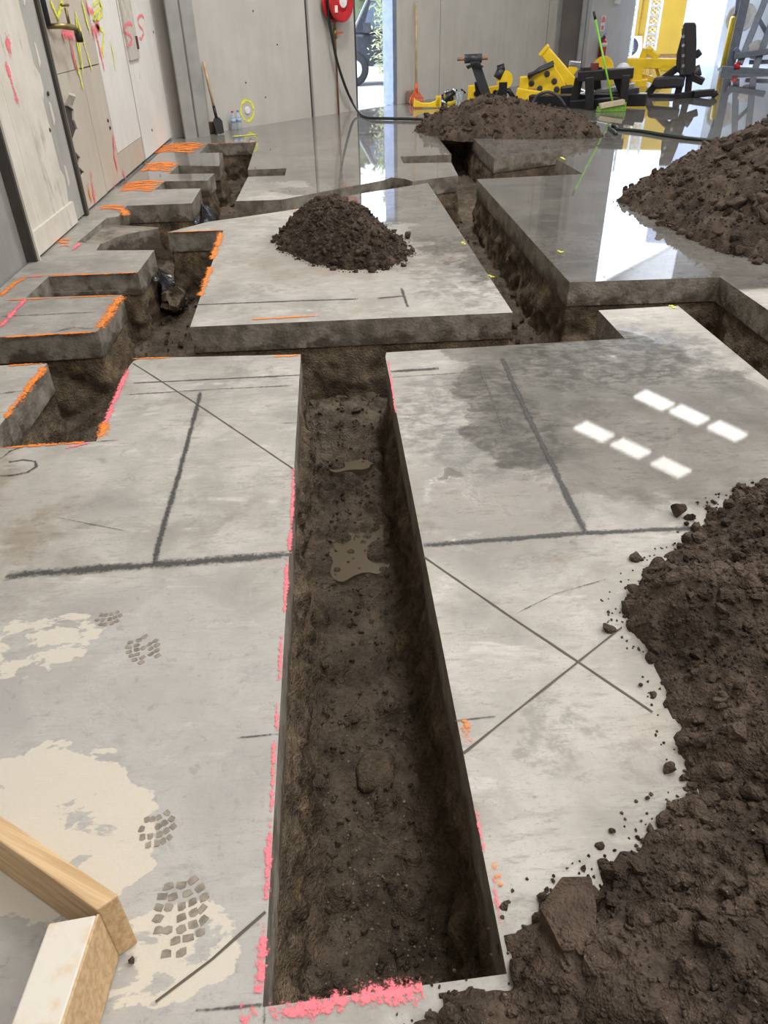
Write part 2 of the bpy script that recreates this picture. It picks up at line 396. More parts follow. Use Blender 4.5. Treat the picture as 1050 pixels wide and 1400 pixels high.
v, f = grid_mesh(-2.3, 3.9, 2.0, 12.7, .024, lambda x, y: bed_z(x, y)-.012, lambda x, y: ~((x > -.34) & (x < .40) & (y < 4.36)))
obj('trench_bed', np_mesh('trench_bed', v, f), M_BED, EARTH)['kind'] = 'stuff'
def bank(poly, closed, st=.022, rows=24, seed=0):
    """rough earth face under the slab edge, leaning a little into the trench"""
    P = [np.array(p, float) for p in poly]; seq = P+[P[0]] if closed else P
    pts, nor = [], []
    for a, b in zip(seq[:-1], seq[1:]):
        L = np.linalg.norm(b-a); k = max(1, int(L/st)); d = (b-a)/L
        for i in range(k): pts.append(a+(b-a)*i/k); nor.append(np.array([d[1], -d[0]]))
    if not closed: pts.append(seq[-1]); nor.append(nor[-1])
    pts, nor = np.array(pts), np.array(nor); m = len(pts); sm = np.zeros_like(nor); w = 3
    for k in range(-w, w+1):
        j = (np.arange(m)+k) % m if closed else np.clip(np.arange(m)+k, 0, m-1); sm += nor[j]
    sm /= np.maximum(np.linalg.norm(sm, axis=1), .3)[:, None]
    z = np.linspace(-SLAB_T+.02, ZBED-.16, rows); PX, ZZ = np.meshgrid(pts[:, 0], z); PY, _ = np.meshgrid(pts[:, 1], z)
    dep = -(ZZ+SLAB_T)
    off = -.012+np.clip(dep, 0, 1)*.085+np.clip(dep*6+.05, 0, 1)*(.045*fbm(PX, PY, ZZ, 2.2, 3, 21+seed)+.055*fbm(PX, PY, ZZ, 8, 4, 31+seed)+.030*np.maximum(0, fbm(PX, PY, ZZ, 19, 2, 35+seed))+.024*fbm(PX, PY, ZZ, 34, 2, 37+seed))
    off += np.clip((dep-.36)/.12, 0, 1)**2*.06
    X = PX+sm[:, 0][None]*off; Y = PY+sm[:, 1][None]*off; Z = ZZ+.012*fbm(PX, PY, ZZ, 12, 2, 41)*np.clip(dep*8, 0, 1)
    v = np.stack([X, Y, Z], -1).reshape(-1, 3); idx = np.arange(rows*m).reshape(rows, m)
    if closed: idx = np.concatenate([idx, idx[:, :1]], 1)
    q = np.stack([idx[:-1, :-1], idx[1:, :-1], idx[1:, 1:], idx[:-1, 1:]], -1).reshape(-1, 4)
    o = obj('trench_bank', np_mesh('trench_bank', v, q), M_TREN, EARTH); o['kind'] = 'stuff'
bank(P_AB[4:18], False, .016, 32, 1); bank(P_W[1:29], False, seed=2); bank(P_C, True, seed=3); bank(P_BACK[1:28], False, seed=4)
bank(P_AB[3:5], False, seed=5)

# clod shapes
def rock_verts(sub, seed, rough=.28):
    bm = bmesh.new(); bmesh.ops.create_icosphere(bm, subdivisions=sub, radius=1); bm.verts.ensure_lookup_table()
    v = np.array([q.co[:] for q in bm.verts]); f = np.array([[q.index for q in p.verts] for p in bm.faces]); bm.free()
    r = 1+rough*1.6*vnoise(v[:, 0]*1.3+seed*9, v[:, 1]*1.3, v[:, 2]*1.3, seed)+rough*.7*vnoise(v[:, 0]*3+seed*5, v[:, 1]*3, v[:, 2]*3, seed+3)
    g = np.random.default_rng(seed+100)
    v = v*r[:, None]
    for k in range(9):
        nn = g.normal(size=3); nn /= np.linalg.norm(nn); off = g.uniform(.50, .85); e = np.maximum(v @ nn-off, 0); v = v-e[:, None]*nn
    return v*np.array([1, .82+.1*math.sin(seed*3), .72]), f
ROCKS = [rock_verts(2, s) for s in range(6)]; ROCKS_LO = [rock_verts(1, s, .2) for s in range(5)]
def scatter(name, P, R, mat, parent, lo_below=.012):
    vs, fs, b = [], [], 0
    for p, r in zip(P, R):
        v, f = random.choice(ROCKS if r > lo_below else ROCKS_LO)
        q = np.array(Quaternion((random.gauss(0, 1), random.gauss(0, 1), random.gauss(0, 1), random.gauss(0, 1))).normalized().to_matrix())
        vs.append((v*r) @ q.T + p); fs.append(f+b); b += len(v)
    o = obj(name, np_mesh(name, np.concatenate(vs), np.concatenate(fs), False), mat, parent); o['kind'] = 'stuff'; return o
# crumbs on the trench bed
def bed_points(boxes):
    X, Y, R = [], [], []
    for x0, x1, y0, y1, n, r0, r1 in boxes:
        X.append(RNG.uniform(x0, x1, n)); Y.append(y0+(y1-y0)*RNG.random(n)**1.5); R.append(r0+r1*RNG.random(n)**3)
    X, Y, R = np.concatenate(X), np.concatenate(Y), np.concatenate(R); return np.stack([X, Y, bed_z(X, Y)+R*.3], -1), R
P, R = bed_points(((-.18, .22, .72, 3.9, 900, .004, .016), (-1.6, -.95, 3.1, 8.0, 420, .008, .035), (1.15, 1.6, 4.0, 9.0, 260, .008, .035), (-1.3, -1.0, 8, 12, 120, .008, .035), (2.2, 2.64, 2.3, 4.9, 160, .008, .035), (-.2, 1.6, 3.95, 4.42, 140, .008, .035), (1.7, 2.9, 8.9, 10.2, 120, .008, .035)))
scatter('crumbs', P, R, M_BED, EARTH)
# pale gravel in the near part of the long trench
P, R = bed_points(((-.15, .20, .75, 1.9, 420, .002, .006),))
scatter('gravel', P, R, plain('pale_gravel', (.26, .23, .19), .8), EARTH)
def puddle(x, y, rx, ry, z, label):
    mb = MB(); n = 40
    pts = [(x+math.cos(a)*rx*(1+.18*math.sin(3*a+x*9)+.1*math.sin(7*a)), y+math.sin(a)*ry*(1+.2*math.sin(2*a+1)+.1*math.sin(5*a)), z) for a in (2*math.pi*k/n for k in range(n))]
    mb.prism(pts, (0, 0, -.05)); mb.build('muddy_puddle', M_PUD, EARTH)['label'] = label
puddle(.03, 3.62, .15, .09, -.545, 'tan muddy puddle'); puddle(.05, 2.92, .19, .26, -.626, 'grey muddy puddle'); puddle(-1.0, 4.2, .17, .30, -.40, 'muddy water at the trench corner')
# block of earth fallen into the trench
vv, ff = rock_verts(3, 4, .16); me = np_mesh('clod', vv*np.array([.085, .12, .06])+np.array([.06, 1.62, -.615]), ff); obj('clod', me, M_TREN, EARTH)
vv, ff = rock_verts(3, 2, .2); obj('clod', np_mesh('clod', vv*np.array([.10, .13, .10])+np.array([-1.02, 4.55, -.33]), ff), M_TREN, EARTH)
vv, ff = rock_verts(3, 5, .45); obj('clod', np_mesh('clod', vv*np.array([.15, .20, .16])+np.array([-1.32, 6.05, -.33]), ff, False), M_TREN, EARTH)
# torn black plastic membrane under the slab
M_PLAS = plain('black_plastic_sheet', (.012, .012, .014), .25)
def membrane(x0, y0, x1, y1, label):
    mb = MB(); n, m = 14, 7
    for i in range(n+1):
        for j in range(m+1):
            t, s = i/n, j/m; x, y = x0+(x1-x0)*t, y0+(y1-y0)*t
            mb.v.append((x+.13*s+.04*math.sin(5*t+7*s), y+.10*math.sin(9*t+4*s)*s, -.16-.30*s+.03*math.sin(11*t+5*s)))
    mb.f = [(i*(m+1)+j, (i+1)*(m+1)+j, (i+1)*(m+1)+j+1, i*(m+1)+j+1) for i in range(n) for j in range(m)]; mb.m = [0]*len(mb.f)
    o = mb.build('plastic_membrane', M_PLAS, None, True); s = o.modifiers.new('thick', 'SOLIDIFY'); s.thickness = .004
    tag(o, label, 'plastic sheet')
membrane(-1.40, 7.9, -1.36, 8.9, 'torn black plastic sheet hanging in the left trench beside the orange-marked tabs')
membrane(-1.46, 6.0, -1.45, 6.45, 'black plastic scrap poking from under the third tab by the left wall')

# ------------------------------------------------------------------ paint, pencil and saw lines on the floor
def ribbon(pts, w, mat, name, lift=.0015, parent=FLOOR, wob=0.12, nrm=None, step=.05):
    """pts 3-D on a surface with normal nrm; a stroke of width w"""
    P = [np.array(p, float) for p in pts]; nrm = np.array((0, 0, 1.) if nrm is None else nrm)
    Q = []
    for a, b in zip(P[:-1], P[1:]):
        k = max(1, int(np.linalg.norm(b-a)/step)); Q += [a+(b-a)*i/k for i in range(k)]
    Q.append(P[-1]); mb = MB(); n = len(Q)
    for i, p in enumerate(Q):
        d = Q[min(i+1, n-1)]-Q[max(i-1, 0)]; d = d/max(np.linalg.norm(d), 1e-9); s = np.cross(nrm, d)
        ww = w*.5*(1+wob*random.uniform(-1, 1)); c = p+s*w*wob*.4*random.uniform(-1, 1)+nrm*lift
        ww *= 1.45; mb.v += [tuple(c-s*ww), tuple(c), tuple(c+s*ww)]
    mb.f = [(3*i+k, 3*i+k+1, 3*i+k+4, 3*i+k+3) for i in range(n-1) for k in (0, 1)]
    me = bpy.data.meshes.new(name); me.from_pydata(mb.v, [], mb.f); me.update()
    at = me.attributes.new('core', 'FLOAT', 'POINT'); at.data.foreach_set('value', [k for i in range(n) for k in (0.0, .55 if i in (0, n-1) else 1.0, 0.0)])
    return obj(name, me, mat, parent)
LIFT = [.0012]
def fl(pix, w, mat, name='paint_line', wob=.15):
    LIFT[0] += .00004
    return ribbon([G(*p) for p in pix], w, mat, name, LIFT[0], FLOOR, wob)
# black setting-out lines
fl([(8, 787), (213, 772), (395, 759)], .042, S_BLACK); fl([(579, 746), (720, 735), (800, 729), (960, 722)], .026, S_BLACK)
fl([(210, 772), (216, 745), (243, 655), (275, 535)], .022, S_BLACK); fl([(686, 490), (720, 565), (757, 640), (800, 729)], .026, S_BLACK)
fl([(534, 508), (600, 504)], .03, S_BLACK); fl([(536, 516), (692, 506)], .012, S_GREY); fl([(655, 500), (690, 590)], .018, S_GREY)
fl([(182, 524), (410, 513)], .014, S_BLACK); fl([(172, 540), (300, 532), (408, 527)], .016, S_GREY)
fl([(265, 417), (420, 411), (490, 409)], .022, S_BLACK); fl([(516, 408), (552, 405)], .03, S_BLACK); fl([(549, 394), (557, 420)], .02, S_BLACK)
fl([(0, 433), (130, 427)], .02, S_GREY); fl([(70, 455), (100, 448), (130, 450)], .02, S_GREY); fl([(0, 538), (30, 535)], .02, S_GREY)
fl([(12, 632), (32, 629), (48, 631), (50, 638), (38, 646), (18, 650), (0, 651)], .014, S_BLACK, 'pencil_loop', .05); fl([(0, 628), (14, 617), (32, 611)], .014, S_BLACK, 'pencil_loop', .05)
fl([(70, 400), (165, 397)], .02, S_GREY)
# saw kerfs
for a in ([(182, 497), (270, 553), (402, 642)], [(580, 762), (690, 838), (790, 905), (892, 974)], [(634, 1030), (700, 977), (850, 858)], [(213, 1370), (290, 1312), (363, 1247)], [(70, 706), (180, 728)], [(700, 842), (760, 812), (830, 792)]):
    fl(a, .0045, S_CUT if len(a) > 2 and a[0][0] != 700 else S_GREY, 'saw_cut', .25)
for a in ([(325, 1009), (381, 1004)], [(622, 986), (677, 980)], [(268, 1382), (363, 1374)], [(362, 1372), (362, 1400)], [(383, 579), (410, 578)], [(543, 573), (570, 571)], [(132, 604), (163, 602)], [(840, 465), (880, 461)]):
    fl(a, .006, S_BLACK, 'saw_cut', .1)
# pink and orange edges
for a, w in (([(402, 641), (400, 690), (396, 757)], .016), ([(393, 765), (389, 840)], .017), ([(385, 870), (382, 930)], .013), ([(379, 960), (378, 1000)], .012), ([(376, 1010), (371, 1110)], .012), ([(370, 1120), (364, 1230)], .017), ([(361, 1262), (359, 1310), (356, 1358)], .020),
             ([(531, 492), (541, 565)], .010), ([(650, 1103), (662, 1165)], .009), ([(675, 1200), (684, 1263)], .009), ([(367, 1389), (430, 1376), (500, 1366), (578, 1353)], .040), ([(330, 1398), (352, 1386)], .045)):
    fl(a, w, S_PINK)
for a, w in (([(0, 448), (36, 408)], .045), ([(176, 505), (158, 545), (140, 590)], .03), ([(27, 380), (62, 378)], .03), ([(90, 613), (128, 605)], .02)): fl(a, w, S_PINK)
for a, w in (([(0, 613), (60, 609), (115, 605)], .022), ([(147, 578), (134, 602)], .06), ([(182, 491), (240, 489)], .018), ([(372, 488), (411, 486)], .03), ([(0, 462), (60, 458), (133, 454)], .035), ([(166, 405), (150, 428), (134, 451)], .08), ([(5, 411), (90, 407), (168, 404)], .025),
             ([(0, 501), (64, 497)], .02), ([(63, 500), (40, 530), (6, 573)], .05), ([(0, 405), (20, 388), (38, 379)], .05), ([(70, 378), (188, 373)], .025), ([(303, 318), (290, 355)], .06), ([(288, 365), (275, 405)], .05), ([(345, 437), (436, 432)], .03), ([(397, 289), (412, 287)], .06),
             ([(230, 318), (303, 315)], .03), ([(284, 197), (350, 194.5)], .03), ([(636, 985), (641, 1015)], .03), ([(672, 1180), (684, 1212)], .022), ([(36, 378), (120, 375)], .02)):
    fl(a, w, S_ORANGE)
def scribble(cx0, cx1, cy0, cy1, n, w):
    for k in range(n):
        v = cy0+(cy1-cy0)*(k+.5)/n; s = (v-cy0)/(cy1-cy0)*(cx0-cx1)*.28
        fl([(cx0+s+2+random.uniform(-2, 3), v+1), ((cx0+cx1)/2+s+random.uniform(-8, 8), v-1.5), (cx1+s-2+random.uniform(-3, 2), v+random.uniform(-.5, 1))], w*random.uniform(.7, 1.3), S_ORANGE)
scribble(222, 284, 196, 209, 6, .16); scribble(200, 246, 223, 234, 5, .13); scribble(172, 226, 248, 262, 6, .10); scribble(138, 175, 281, 288, 2, .09); scribble(78, 98, 327, 339, 3, .05)
fl([(152, 284), (168, 287), (172, 296)], .09, S_ORANGE); fl([(100, 342), (110, 332)], .04, S_PINK)
for u, v in ((634, 333), (671, 378), (770, 217), (826, 378), (920, 420), (765, 344)): fl([(u-3, v-2), (u+2, v+2)], .035, S_YEL)
fl([(318, 187), (352, 184)], .10, S_YEL)
# boot prints: tread blocks of grey mud
M_MUD = plain('dried_mud_tread', (.24, .212, .175), .9, var=.3, freq=40)
def boot(u, v, rx, ry, rot, rows, label):
    c = G(u, v); mb = MB()
    for i in range(rows):
        t = (i+.5)/rows*2-1; wid = math.sqrt(max(0, 1-t*t*.8)); k = max(2, int(round(5*wid)))
        for j in range(k):
            if random.random() < .08: continue
            s = ((j+.5)/k*2-1)*wid; x, y = s*rx+random.uniform(-.003, .003), t*ry+abs(s)*.012
            w, h = rx*wid/k*.86, ry/rows*.78; a = rot+random.uniform(-.3, .3)+s*.5
            pts = []
            for (p, q) in ((-1, -.8), (0, -1), (1, -.7), (.9, .8), (-.1, 1), (-1, .7)):
                X, Y = p*w*random.uniform(.75, 1.1), q*h*random.uniform(.75, 1.1); X, Y = X*math.cos(a-rot)-Y*math.sin(a-rot)+x, X*math.sin(a-rot)+Y*math.cos(a-rot)+y
                pts.append((c[0]+X*math.cos(rot)-Y*math.sin(rot), c[1]+X*math.sin(rot)+Y*math.cos(rot), .0006))
            mb.prism(pts, (0, 0, .0008))
    o = mb.build('boot_print', M_MUD, FLOOR); o['label'] = label; o['kind'] = 'stuff'
boot(149, 847, .042, .034, .2, 3, 'heel of a muddy boot print'); boot(197, 889, .052, .062, .5, 6, 'sole of a muddy boot print')
boot(217, 1136, .045, .045, .3, 4, 'heel of a muddy boot print beside the timber'); boot(247, 1255, .062, .085, .15, 7, 'sole of a muddy boot print beside the timber')

# ------------------------------------------------------------------ soil heaps
def poly_sd(x, y, poly):
    P = np.array(poly, float); d = np.full(x.shape, 1e9); ins = np.zeros(x.shape, bool)
    for a, b in zip(P, np.roll(P, -1, 0)):
        e = b-a; t = np.clip(((x-a[0])*e[0]+(y-a[1])*e[1])/np.dot(e, e), 0, 1)
        d = np.minimum(d, np.hypot(x-a[0]-t*e[0], y-a[1]-t*e[1]))
        c = ((a[1] > y) != (b[1] > y)) & (x < (b[0]-a[0])*(y-a[1])/(b[1]-a[1]+1e-12)+a[0]); ins ^= c
    return np.where(ins, d, -d)
def heap(label, outline, hfun, st, ncl, rcl, seed, ragged=.05, nbig=14, lump=(.16, .07, .03)):
    root_z = 0
    def zf(x, y):
        d = poly_sd(x, y, outline)+ragged*fbm(x, y, None, 5, 4, seed)+ragged*.4*vnoise(x*26, y*26, None, seed+1)
        e = np.clip(d/.10, 0, 1)
        z = hfun(x, y, np.maximum(d, 0))+e*(.045*fbm(x, y, None, 2.6, 3, seed+2)+.03*fbm(x, y, None, 9, 3, seed+4))
        z = z+e**.5*(lumps(x, y, lump[0], seed+5, .22)*.25+lumps(x, y, lump[1], seed+6, .4)*.35+lumps(x, y, lump[2], seed+7, .7)*.5+lump[2]*1.1*fbm(x, y, None, .5/lump[2], 3, seed+8)+lump[1]*.6*np.abs(fbm(x, y, None, .4/lump[1], 3, seed+9)))
        return np.where(d > 0, np.maximum(z, .002), -.02+np.clip(d, -.02, 0))
    P = np.array(outline); (x0, y0), (x1, y1) = P.min(0)-.1, P.max(0)+.1
    v, f = grid_mesh(x0, x1, y0, y1, st, zf, lambda x, y: poly_sd(x, y, outline)+ragged*fbm(x, y, None, 5, 4, seed)+ragged*.4*vnoise(x*26, y*26, None, seed+1) > -st*.5)
    o = obj('soil_pile', np_mesh('soil_pile', v, f), M_PILE); tag(o, label, 'soil pile')
    m = ncl*6; xs = np.random.default_rng(seed).uniform(x0, x1, m); ys = np.random.default_rng(seed+1).uniform(y0, y1, m); ds = poly_sd(xs, ys, outline); rnd = np.random.default_rng(seed+2).random((m, 2))
    ok = (ds > 0) | ((ds > -.06) & (rnd[:, 0] < .40)); xs, ys, ds, rnd = xs[ok][:ncl], ys[ok][:ncl], ds[ok][:ncl], rnd[ok][:ncl]
    rs = rcl[0]*(.8+1.6*rnd[:, 0])+(rcl[1]-rcl[0])*rnd[:, 1]**12; zs = np.maximum(zf(xs, ys), 0)+rs*.2
    scatter('crumbs', np.stack([xs, ys, zs], -1), rs, M_PILE, o, rcl[0]*2.6)
    big = np.nonzero(ds > .03)[0][:nbig]
    for k, i in enumerate(big):
        r = rcl[1]*random.uniform(.9, 1.6); vv, ff = rock_verts(3, k+seed, .38); q = np.array(Matrix.Rotation(random.uniform(0, 6.28), 3, 'Z'))
        obj('clod', np_mesh('clod', (vv*r) @ q.T+np.array([xs[i], ys[i], zs[i]-rs[i]*.2+r*.12]), ff), M_PILE, o)
    return o, zf
def ridge(slope, top, k=3.0):
    return lambda x, y, d: top*(1-np.exp(-slope*d/top))
OF = [(3.3, 2.75), (1.75, 2.36), (1.40, 2.24), (1.22, 2.02), (1.0, 1.88), (.86, 1.74), (.84, 1.60), (.90, 1.48), (.86, 1.34), (.83, 1.18), (.80, 1.06), (.72, 1.0), (.60, .92), (.45, .84), (.34, .79), (.295, .74), (.27, .63), (.16, .635), (.06, .60), (.03, .48), (.05, -.5), (3.3, -.5)]
heapF, zF = heap('large dark brown soil heap in the right foreground beside the long trench', OF, lambda x, y, d: .40*(1-np.exp(-.62*d/.40))+.012*np.clip(d/.04, 0, 1), .0075, 22000, (.0046, .036), 60, .05, 26, (.10, .045, .02))
OR_ = [(2.80, 7.41), (2.78, 7.05), (2.86, 6.5), (2.92, 6.0), (2.97, 5.56), (3.15, 5.2), (3.6, 4.75), (4.6, 4.3), (5.8, 4.6), (6.6, 6.2), (6.4, 8.2), (5.6, 9.4), (4.5, 9.3), (3.6, 8.5), (3.1, 7.9)]
heap('big brown soil heap at the right edge on the wet slab', OR_, lambda x, y, d: 1.25*(1-np.exp(-.72*d/1.25)), .018, 8500, (.008, .06), 70, .09, 22, (.13, .07, .036))
OC = [(-.46, 6.50), (-.38, 6.10), (-.15, 5.70), (.10, 5.50), (.30, 5.46), (.50, 5.60), (.60, 5.85), (.58, 6.2), (.45, 6.65), (.2, 6.95), (-.12, 6.98), (-.36, 6.8)]
heap('small cone of brown soil on the middle slab', OC, lambda x, y, d: .42*(1-np.exp(-.80*d/.42))*1.25, .011, 4500, (.0055, .036), 80, .06, 12, (.11, .05, .024))
OB = [(1.38, 12.65), (1.55, 12.1), (2.06, 11.78), (2.7, 11.55), (3.3, 11.42), (3.85, 11.35), (4.05, 11.6), (4.0, 12.4), (3.6, 13.5), (2.9, 14.0), (2.0, 13.6), (1.5, 13.1)]
heap('low brown soil heap on the far floor in front of the yellow machine', OB, lambda x, y, d: .40*(1-np.exp(-.75*d/.40))*1.05+.10*np.exp(-((x-2.55)/.35)**2-((y-12.6)/.4)**2), .022, 1500, (.010, .055), 90, .10, 12, (.15, .08, .045))
def clod(p, r, seed, label, cat='soil clod'):
    vv, ff = rock_verts(3, seed, .2); o = obj('soil_clod', np_mesh('soil_clod', vv*r*np.array([1, 1, 1.25])+np.array([p[0], p[1], r*.80]), ff), M_PILE); return tag(o, label, cat)
clod(G(926, 704), .034, 3, 'round fist-sized soil clod on the concrete beside the black line'); clod(G(938, 718), .012, 8, 'small soil clod touching the round fist-sized clod')
clod(G(741, 1230), .014, 5, 'small pointed soil clod on the concrete above the foreground heap'); clod(G(752, 1226), .007, 6, 'tiny crumb of soil beside the small pointed clod')
clod(G(885, 1092), .007, 2, 'soil crumb on the concrete left of the foreground heap'); clod(G(558, 326), .035, 7, 'soil clod at the right foot of the small cone on the middle slab')
clod(G(875, 938), .007, 12, 'dark soil crumb on the concrete beside the diagonal saw cut'); clod(G(836, 1137), .008, 13, 'lone dark crumb on bare concrete left of the heap')
clod(G(180, 1316), .010, 14, 'dark pebble on the cream patch beside the timber')
# flat wedge of compacted earth on the near edge of the heap
w0 = [G(738, 1262), G(770, 1222), G(815, 1215), G(822, 1262), G(818, 1330), G(797, 1372), G(783, 1352), G(757, 1300)]
mb = MB(); pts = [(p[0]*.90+.02, p[1]*.94+.03, .10+.012*math.sin(i*2)+.03*(p[0]-.4)) for i, p in enumerate(w0)]
mb.prism(pts, (0.004, -.004, -.07)); o = mb.build('clod', M_PILE, heapF, False, .006); o['label'] = 'flat wedge-shaped clod'

# ------------------------------------------------------------------ walls
def wallmat(name, a, b, streak=.5, rough=.75, stain=None, scale=1.0):
    q = Mat(name); n = q.noise(1.6*scale, 5, .6); f = q.noise(30, 4, .65); st = q.noise(1.0, 4, .6, q.scaled((7, 7, .8)))
    c = q.mix(a, b, (n*.6+st*.4).ss(.36, .64))
    if stain: c = q.mix(c, stain, (st*.6+q.noise(3, 5, .7)*.4).ss(.53, .66)*streak)
    q.set('Base Color', c).set('Roughness', rough); q.bump(f*.4+n, .25, .008); return q.m
M_PRE = wallmat('grey_precast_panel', (.45, .435, .405), (.51, .495, .465), .18, .7, (.37, .355, .325))
M_OLD = wallmat('dark_grey_render', (.24, .235, .225), (.32, .31, .295), .5, .8, (.17, .16, .145))
M_CREAM = wallmat('peeling_cream_plaster', (.60, .565, .495), (.70, .665, .60), .75, .85, (.36, .325, .27), 1.5)
M_PEEL = wallmat('exposed_grey_substrate', (.33, .325, .31), (.42, .41, .39), .5, .9, (.25, .235, .21))
M_TAN = wallmat('tan_tile_adhesive', (.46, .41, .345), (.52, .47, .40), .3, .8, (.40, .35, .29))
M_WHITE = wallmat('off_white_plasterboard', (.66, .645, .615), (.74, .725, .70), .35, .8, (.55, .52, .48))
M_STEEL = plain('grey_painted_steel', (.30, .305, .295), .5, 0, .10, 3.0, dirt=((.45, .44, .42), .70))
M_STEEL_SHADE = plain('shaded_grey_steel', (.15, .145, .135), .55, 0, .10, 3.0)  # darker copy of the column steel: shade in the web recess put into the colour
M_DARK = plain('dark_gap', (.05, .045, .04), .9)
wl = MB(); wl.box((WX-.12, 4.6, ZCEIL/2-.1), (.2, 16.4, ZCEIL+.2)); WL = wl.build('wall_left', M_OLD); tag(WL, 'left wall of cream and tan panels with sprayed markings', 'wall', kind='structure')
def lpanel(name, y0, y1, z0, z1, t, mat, parent=None, shape=None):
    """a sheet fixed on the left wall; shape: (y, z) outline"""
    s = shape or [(y0, z0), (y1, z0), (y1, z1), (y0, z1)]
    return MB().prism([(WX-.02, y, z) for y, z in s], (t+.02, 0, 0)).build(name, mat, parent or WL)
ZT = 4.2
lpanel('plaster_panel', 6.12, 7.22, .02, ZT, .035, M_CREAM)
# peeled strip with a ragged edge and the seam beside it
rag = [(7.22+.05*math.sin(z*7)+.05*math.sin(z*17+1), z) for z in np.linspace(.02, ZT, 44)]
lpanel('plaster_panel', 0, 0, 0, 0, .028, M_PEEL, shape=[(7.0, .02), (7.62, .02), (7.62, ZT), (7.0, ZT)])
lpanel('plaster_panel', 0, 0, 0, 0, .037, M_CREAM, shape=[(6.4, .02)]+rag+[(6.4, ZT)])
lpanel('skirting_board', 6.12, 7.3, .02, .20, .055, M_CREAM); lpanel('corner_strip', 6.06, 6.12, .0, ZT, .06, M_DARK); lpanel('corner_strip', 6.09, 6.115, .0, ZT, .075, M_CREAM)
for k in range(6): # flakes of plaster left on the seam
    z = .35+.5*k+random.uniform(-.1, .1); y = 7.38+random.uniform(-.03, .05)
    lpanel('plaster_flake', 0, 0, 0, 0, .036, M_CREAM, shape=[(y-.03, z-.10), (y+.03, z-.06), (y+.02, z+.07), (y-.02, z+.09)])
lpanel('seam_strip', 7.62, 7.68, 0, ZT, .055, M_DARK); lpanel('seam_strip', 7.685, 7.72, 0, ZT, .05, plain('rusty_trim', (.22, .17, .12), .7))
zs = [0.03, .27, .33, .52, .57, .66, .80, .92, .95]
edge = [(7.73, .03), (7.74, .30), (7.92, .34), (7.80, .40), (7.90, .47), (7.76, .55), (7.80, .62), (8.02, .70), (7.98, .78), (8.04, .86), (7.86, .92), (7.74, .95), (7.74, 1.16)]
rows = [.03, 1.16, 2.3, 3.2, ZT]
for r, (z0, z1) in enumerate(zip(rows[:-1], rows[1:])):
    if r == 0: lpanel('wall_tile', 0, 0, 0, 0, .03, M_TAN, shape=edge+[(8.55, 1.16), (8.55, .03)])
    else: lpanel('wall_tile', 7.74, 8.55, z0+.006, z1-.006, .03, M_TAN)
    lpanel('wall_tile', 8.562, 9.30, z0+.006, z1-.006, .03, M_TAN)
lpanel('broken_backing', 7.73, 8.1, .25, .97, .012, M_DARK)
mb = MB(); mb.prism([(WX+.02, 7.80, .92), (WX+.02, 8.04, .88), (WX+.09, 7.98, .97), (WX+.08, 7.83, 1.0)], (0, 0, .02)); mb.build('plaster_flake', M_CREAM, WL)
lpanel('wall_board', 9.305, 10.62, .30, ZT, .034, M_WHITE); lpanel('wall_board', 9.305, 10.62, .03, .295, .03, M_TAN)
lpanel('seam_strip', 10.62, 10.66, 0, ZT, .015, M_DARK)
lpanel('wall_board', 10.66, 12.72, .03, ZT, .036, M_WHITE)
bx0 = L_(160, 30); pb = lpanel('inspection_panel', 10.72, 11.30, 1.12, 1.86, .062, plain('tan_board', (.52, .485, .43), .7))
MB().tube([(WX+.07, 11.22, 1.22), (WX+.07, 11.22, 1.36)], .02, 6).build('latch', plain('rust', (.12, .05, .03), .8), pb)
# sprayed marks on the left wall
NL = (1, 0, 0)
def ls(pix, w, mat): ribbon([L_(*p, .0) for p in pix], w*1.35, mat, 'paint_mark', .040, WL, .2, NL, .06)
for a, w in (([(0, 61), (8, 60)], .10), ([(0, 84), (8, 110), (19, 148)], .05), ([(79, 46.5), (95, 46)], .09), ([(88, 50), (94, 72), (100, 98)], .06), ([(120, 41), (132, 38)], .10), ([(126, 45), (132, 70), (138, 99)], .05), ([(150, 180), (152, 215), (157, 238)], .05),
             ([(118, 240), (121, 242)], .08), ([(120, 245), (123, 265), (126, 282)], .06), ([(162, 230), (168, 246)], .04), ([(160, 16), (166, 14)], .05), ([(168, 12), (176, 55), (182, 78)], .035), ([(112, 0), (116, 14), (123, 16)], .05), ([(150, 252), (153, 262)], .05), ([(85, 318), (88, 322)], .06), ([(186, 96), (187, 108)], .03)): ls(a, w, S_PINK)
def S_pix(cx, cy, w, h): return [(cx+w*.5, cy-h*.42), (cx+w*.1, cy-h*.5), (cx-w*.4, cy-h*.35), (cx-w*.3, cy-h*.1), (cx+w*.25, cy+h*.08), (cx+w*.45, cy+h*.3), (cx+w*.1, cy+h*.5), (cx-w*.2, cy+h*.45)]
for c in ((168, 47, 12, 30), (188, 37, 9, 32)):
    ribbon([L_(*p) for p in smoothpts([(x, y, 0) for x, y in S_pix(*c)], 5) for p in [p[:2]]], .045, S_PINK, 'paint_mark', .066 if c[0] < 180 else .042, WL, .15, NL)
for a, w in (([(63, 0), (73, 24), (80, 0)], .05), ([(73, 24), (74, 34)], .05), ([(94, 30), (108, 98), (97, 15), (121, 98)], .04), ([(92, 62), (104, 105), (110, 125)], .04), ([(107, 0), (112, 25), (118, 45)], .045), ([(122, 8), (130, 0), (133, 10), (124, 20), (122, 28), (132, 24), (136, 18)], .04), ([(125, 34), (137, 45), (135, 70), (137, 80)], .045), ([(146, 55), (150, 75), (153, 97)], .03), ([(130, 0), (136, 12)], .05)): ls(a, w, S_YEL)
ls([(115, 250), (118, 268), (120, 276)], .05, S_ORANGE); ls([(112, 285), (114, 298)], .05, S_ORANGE)
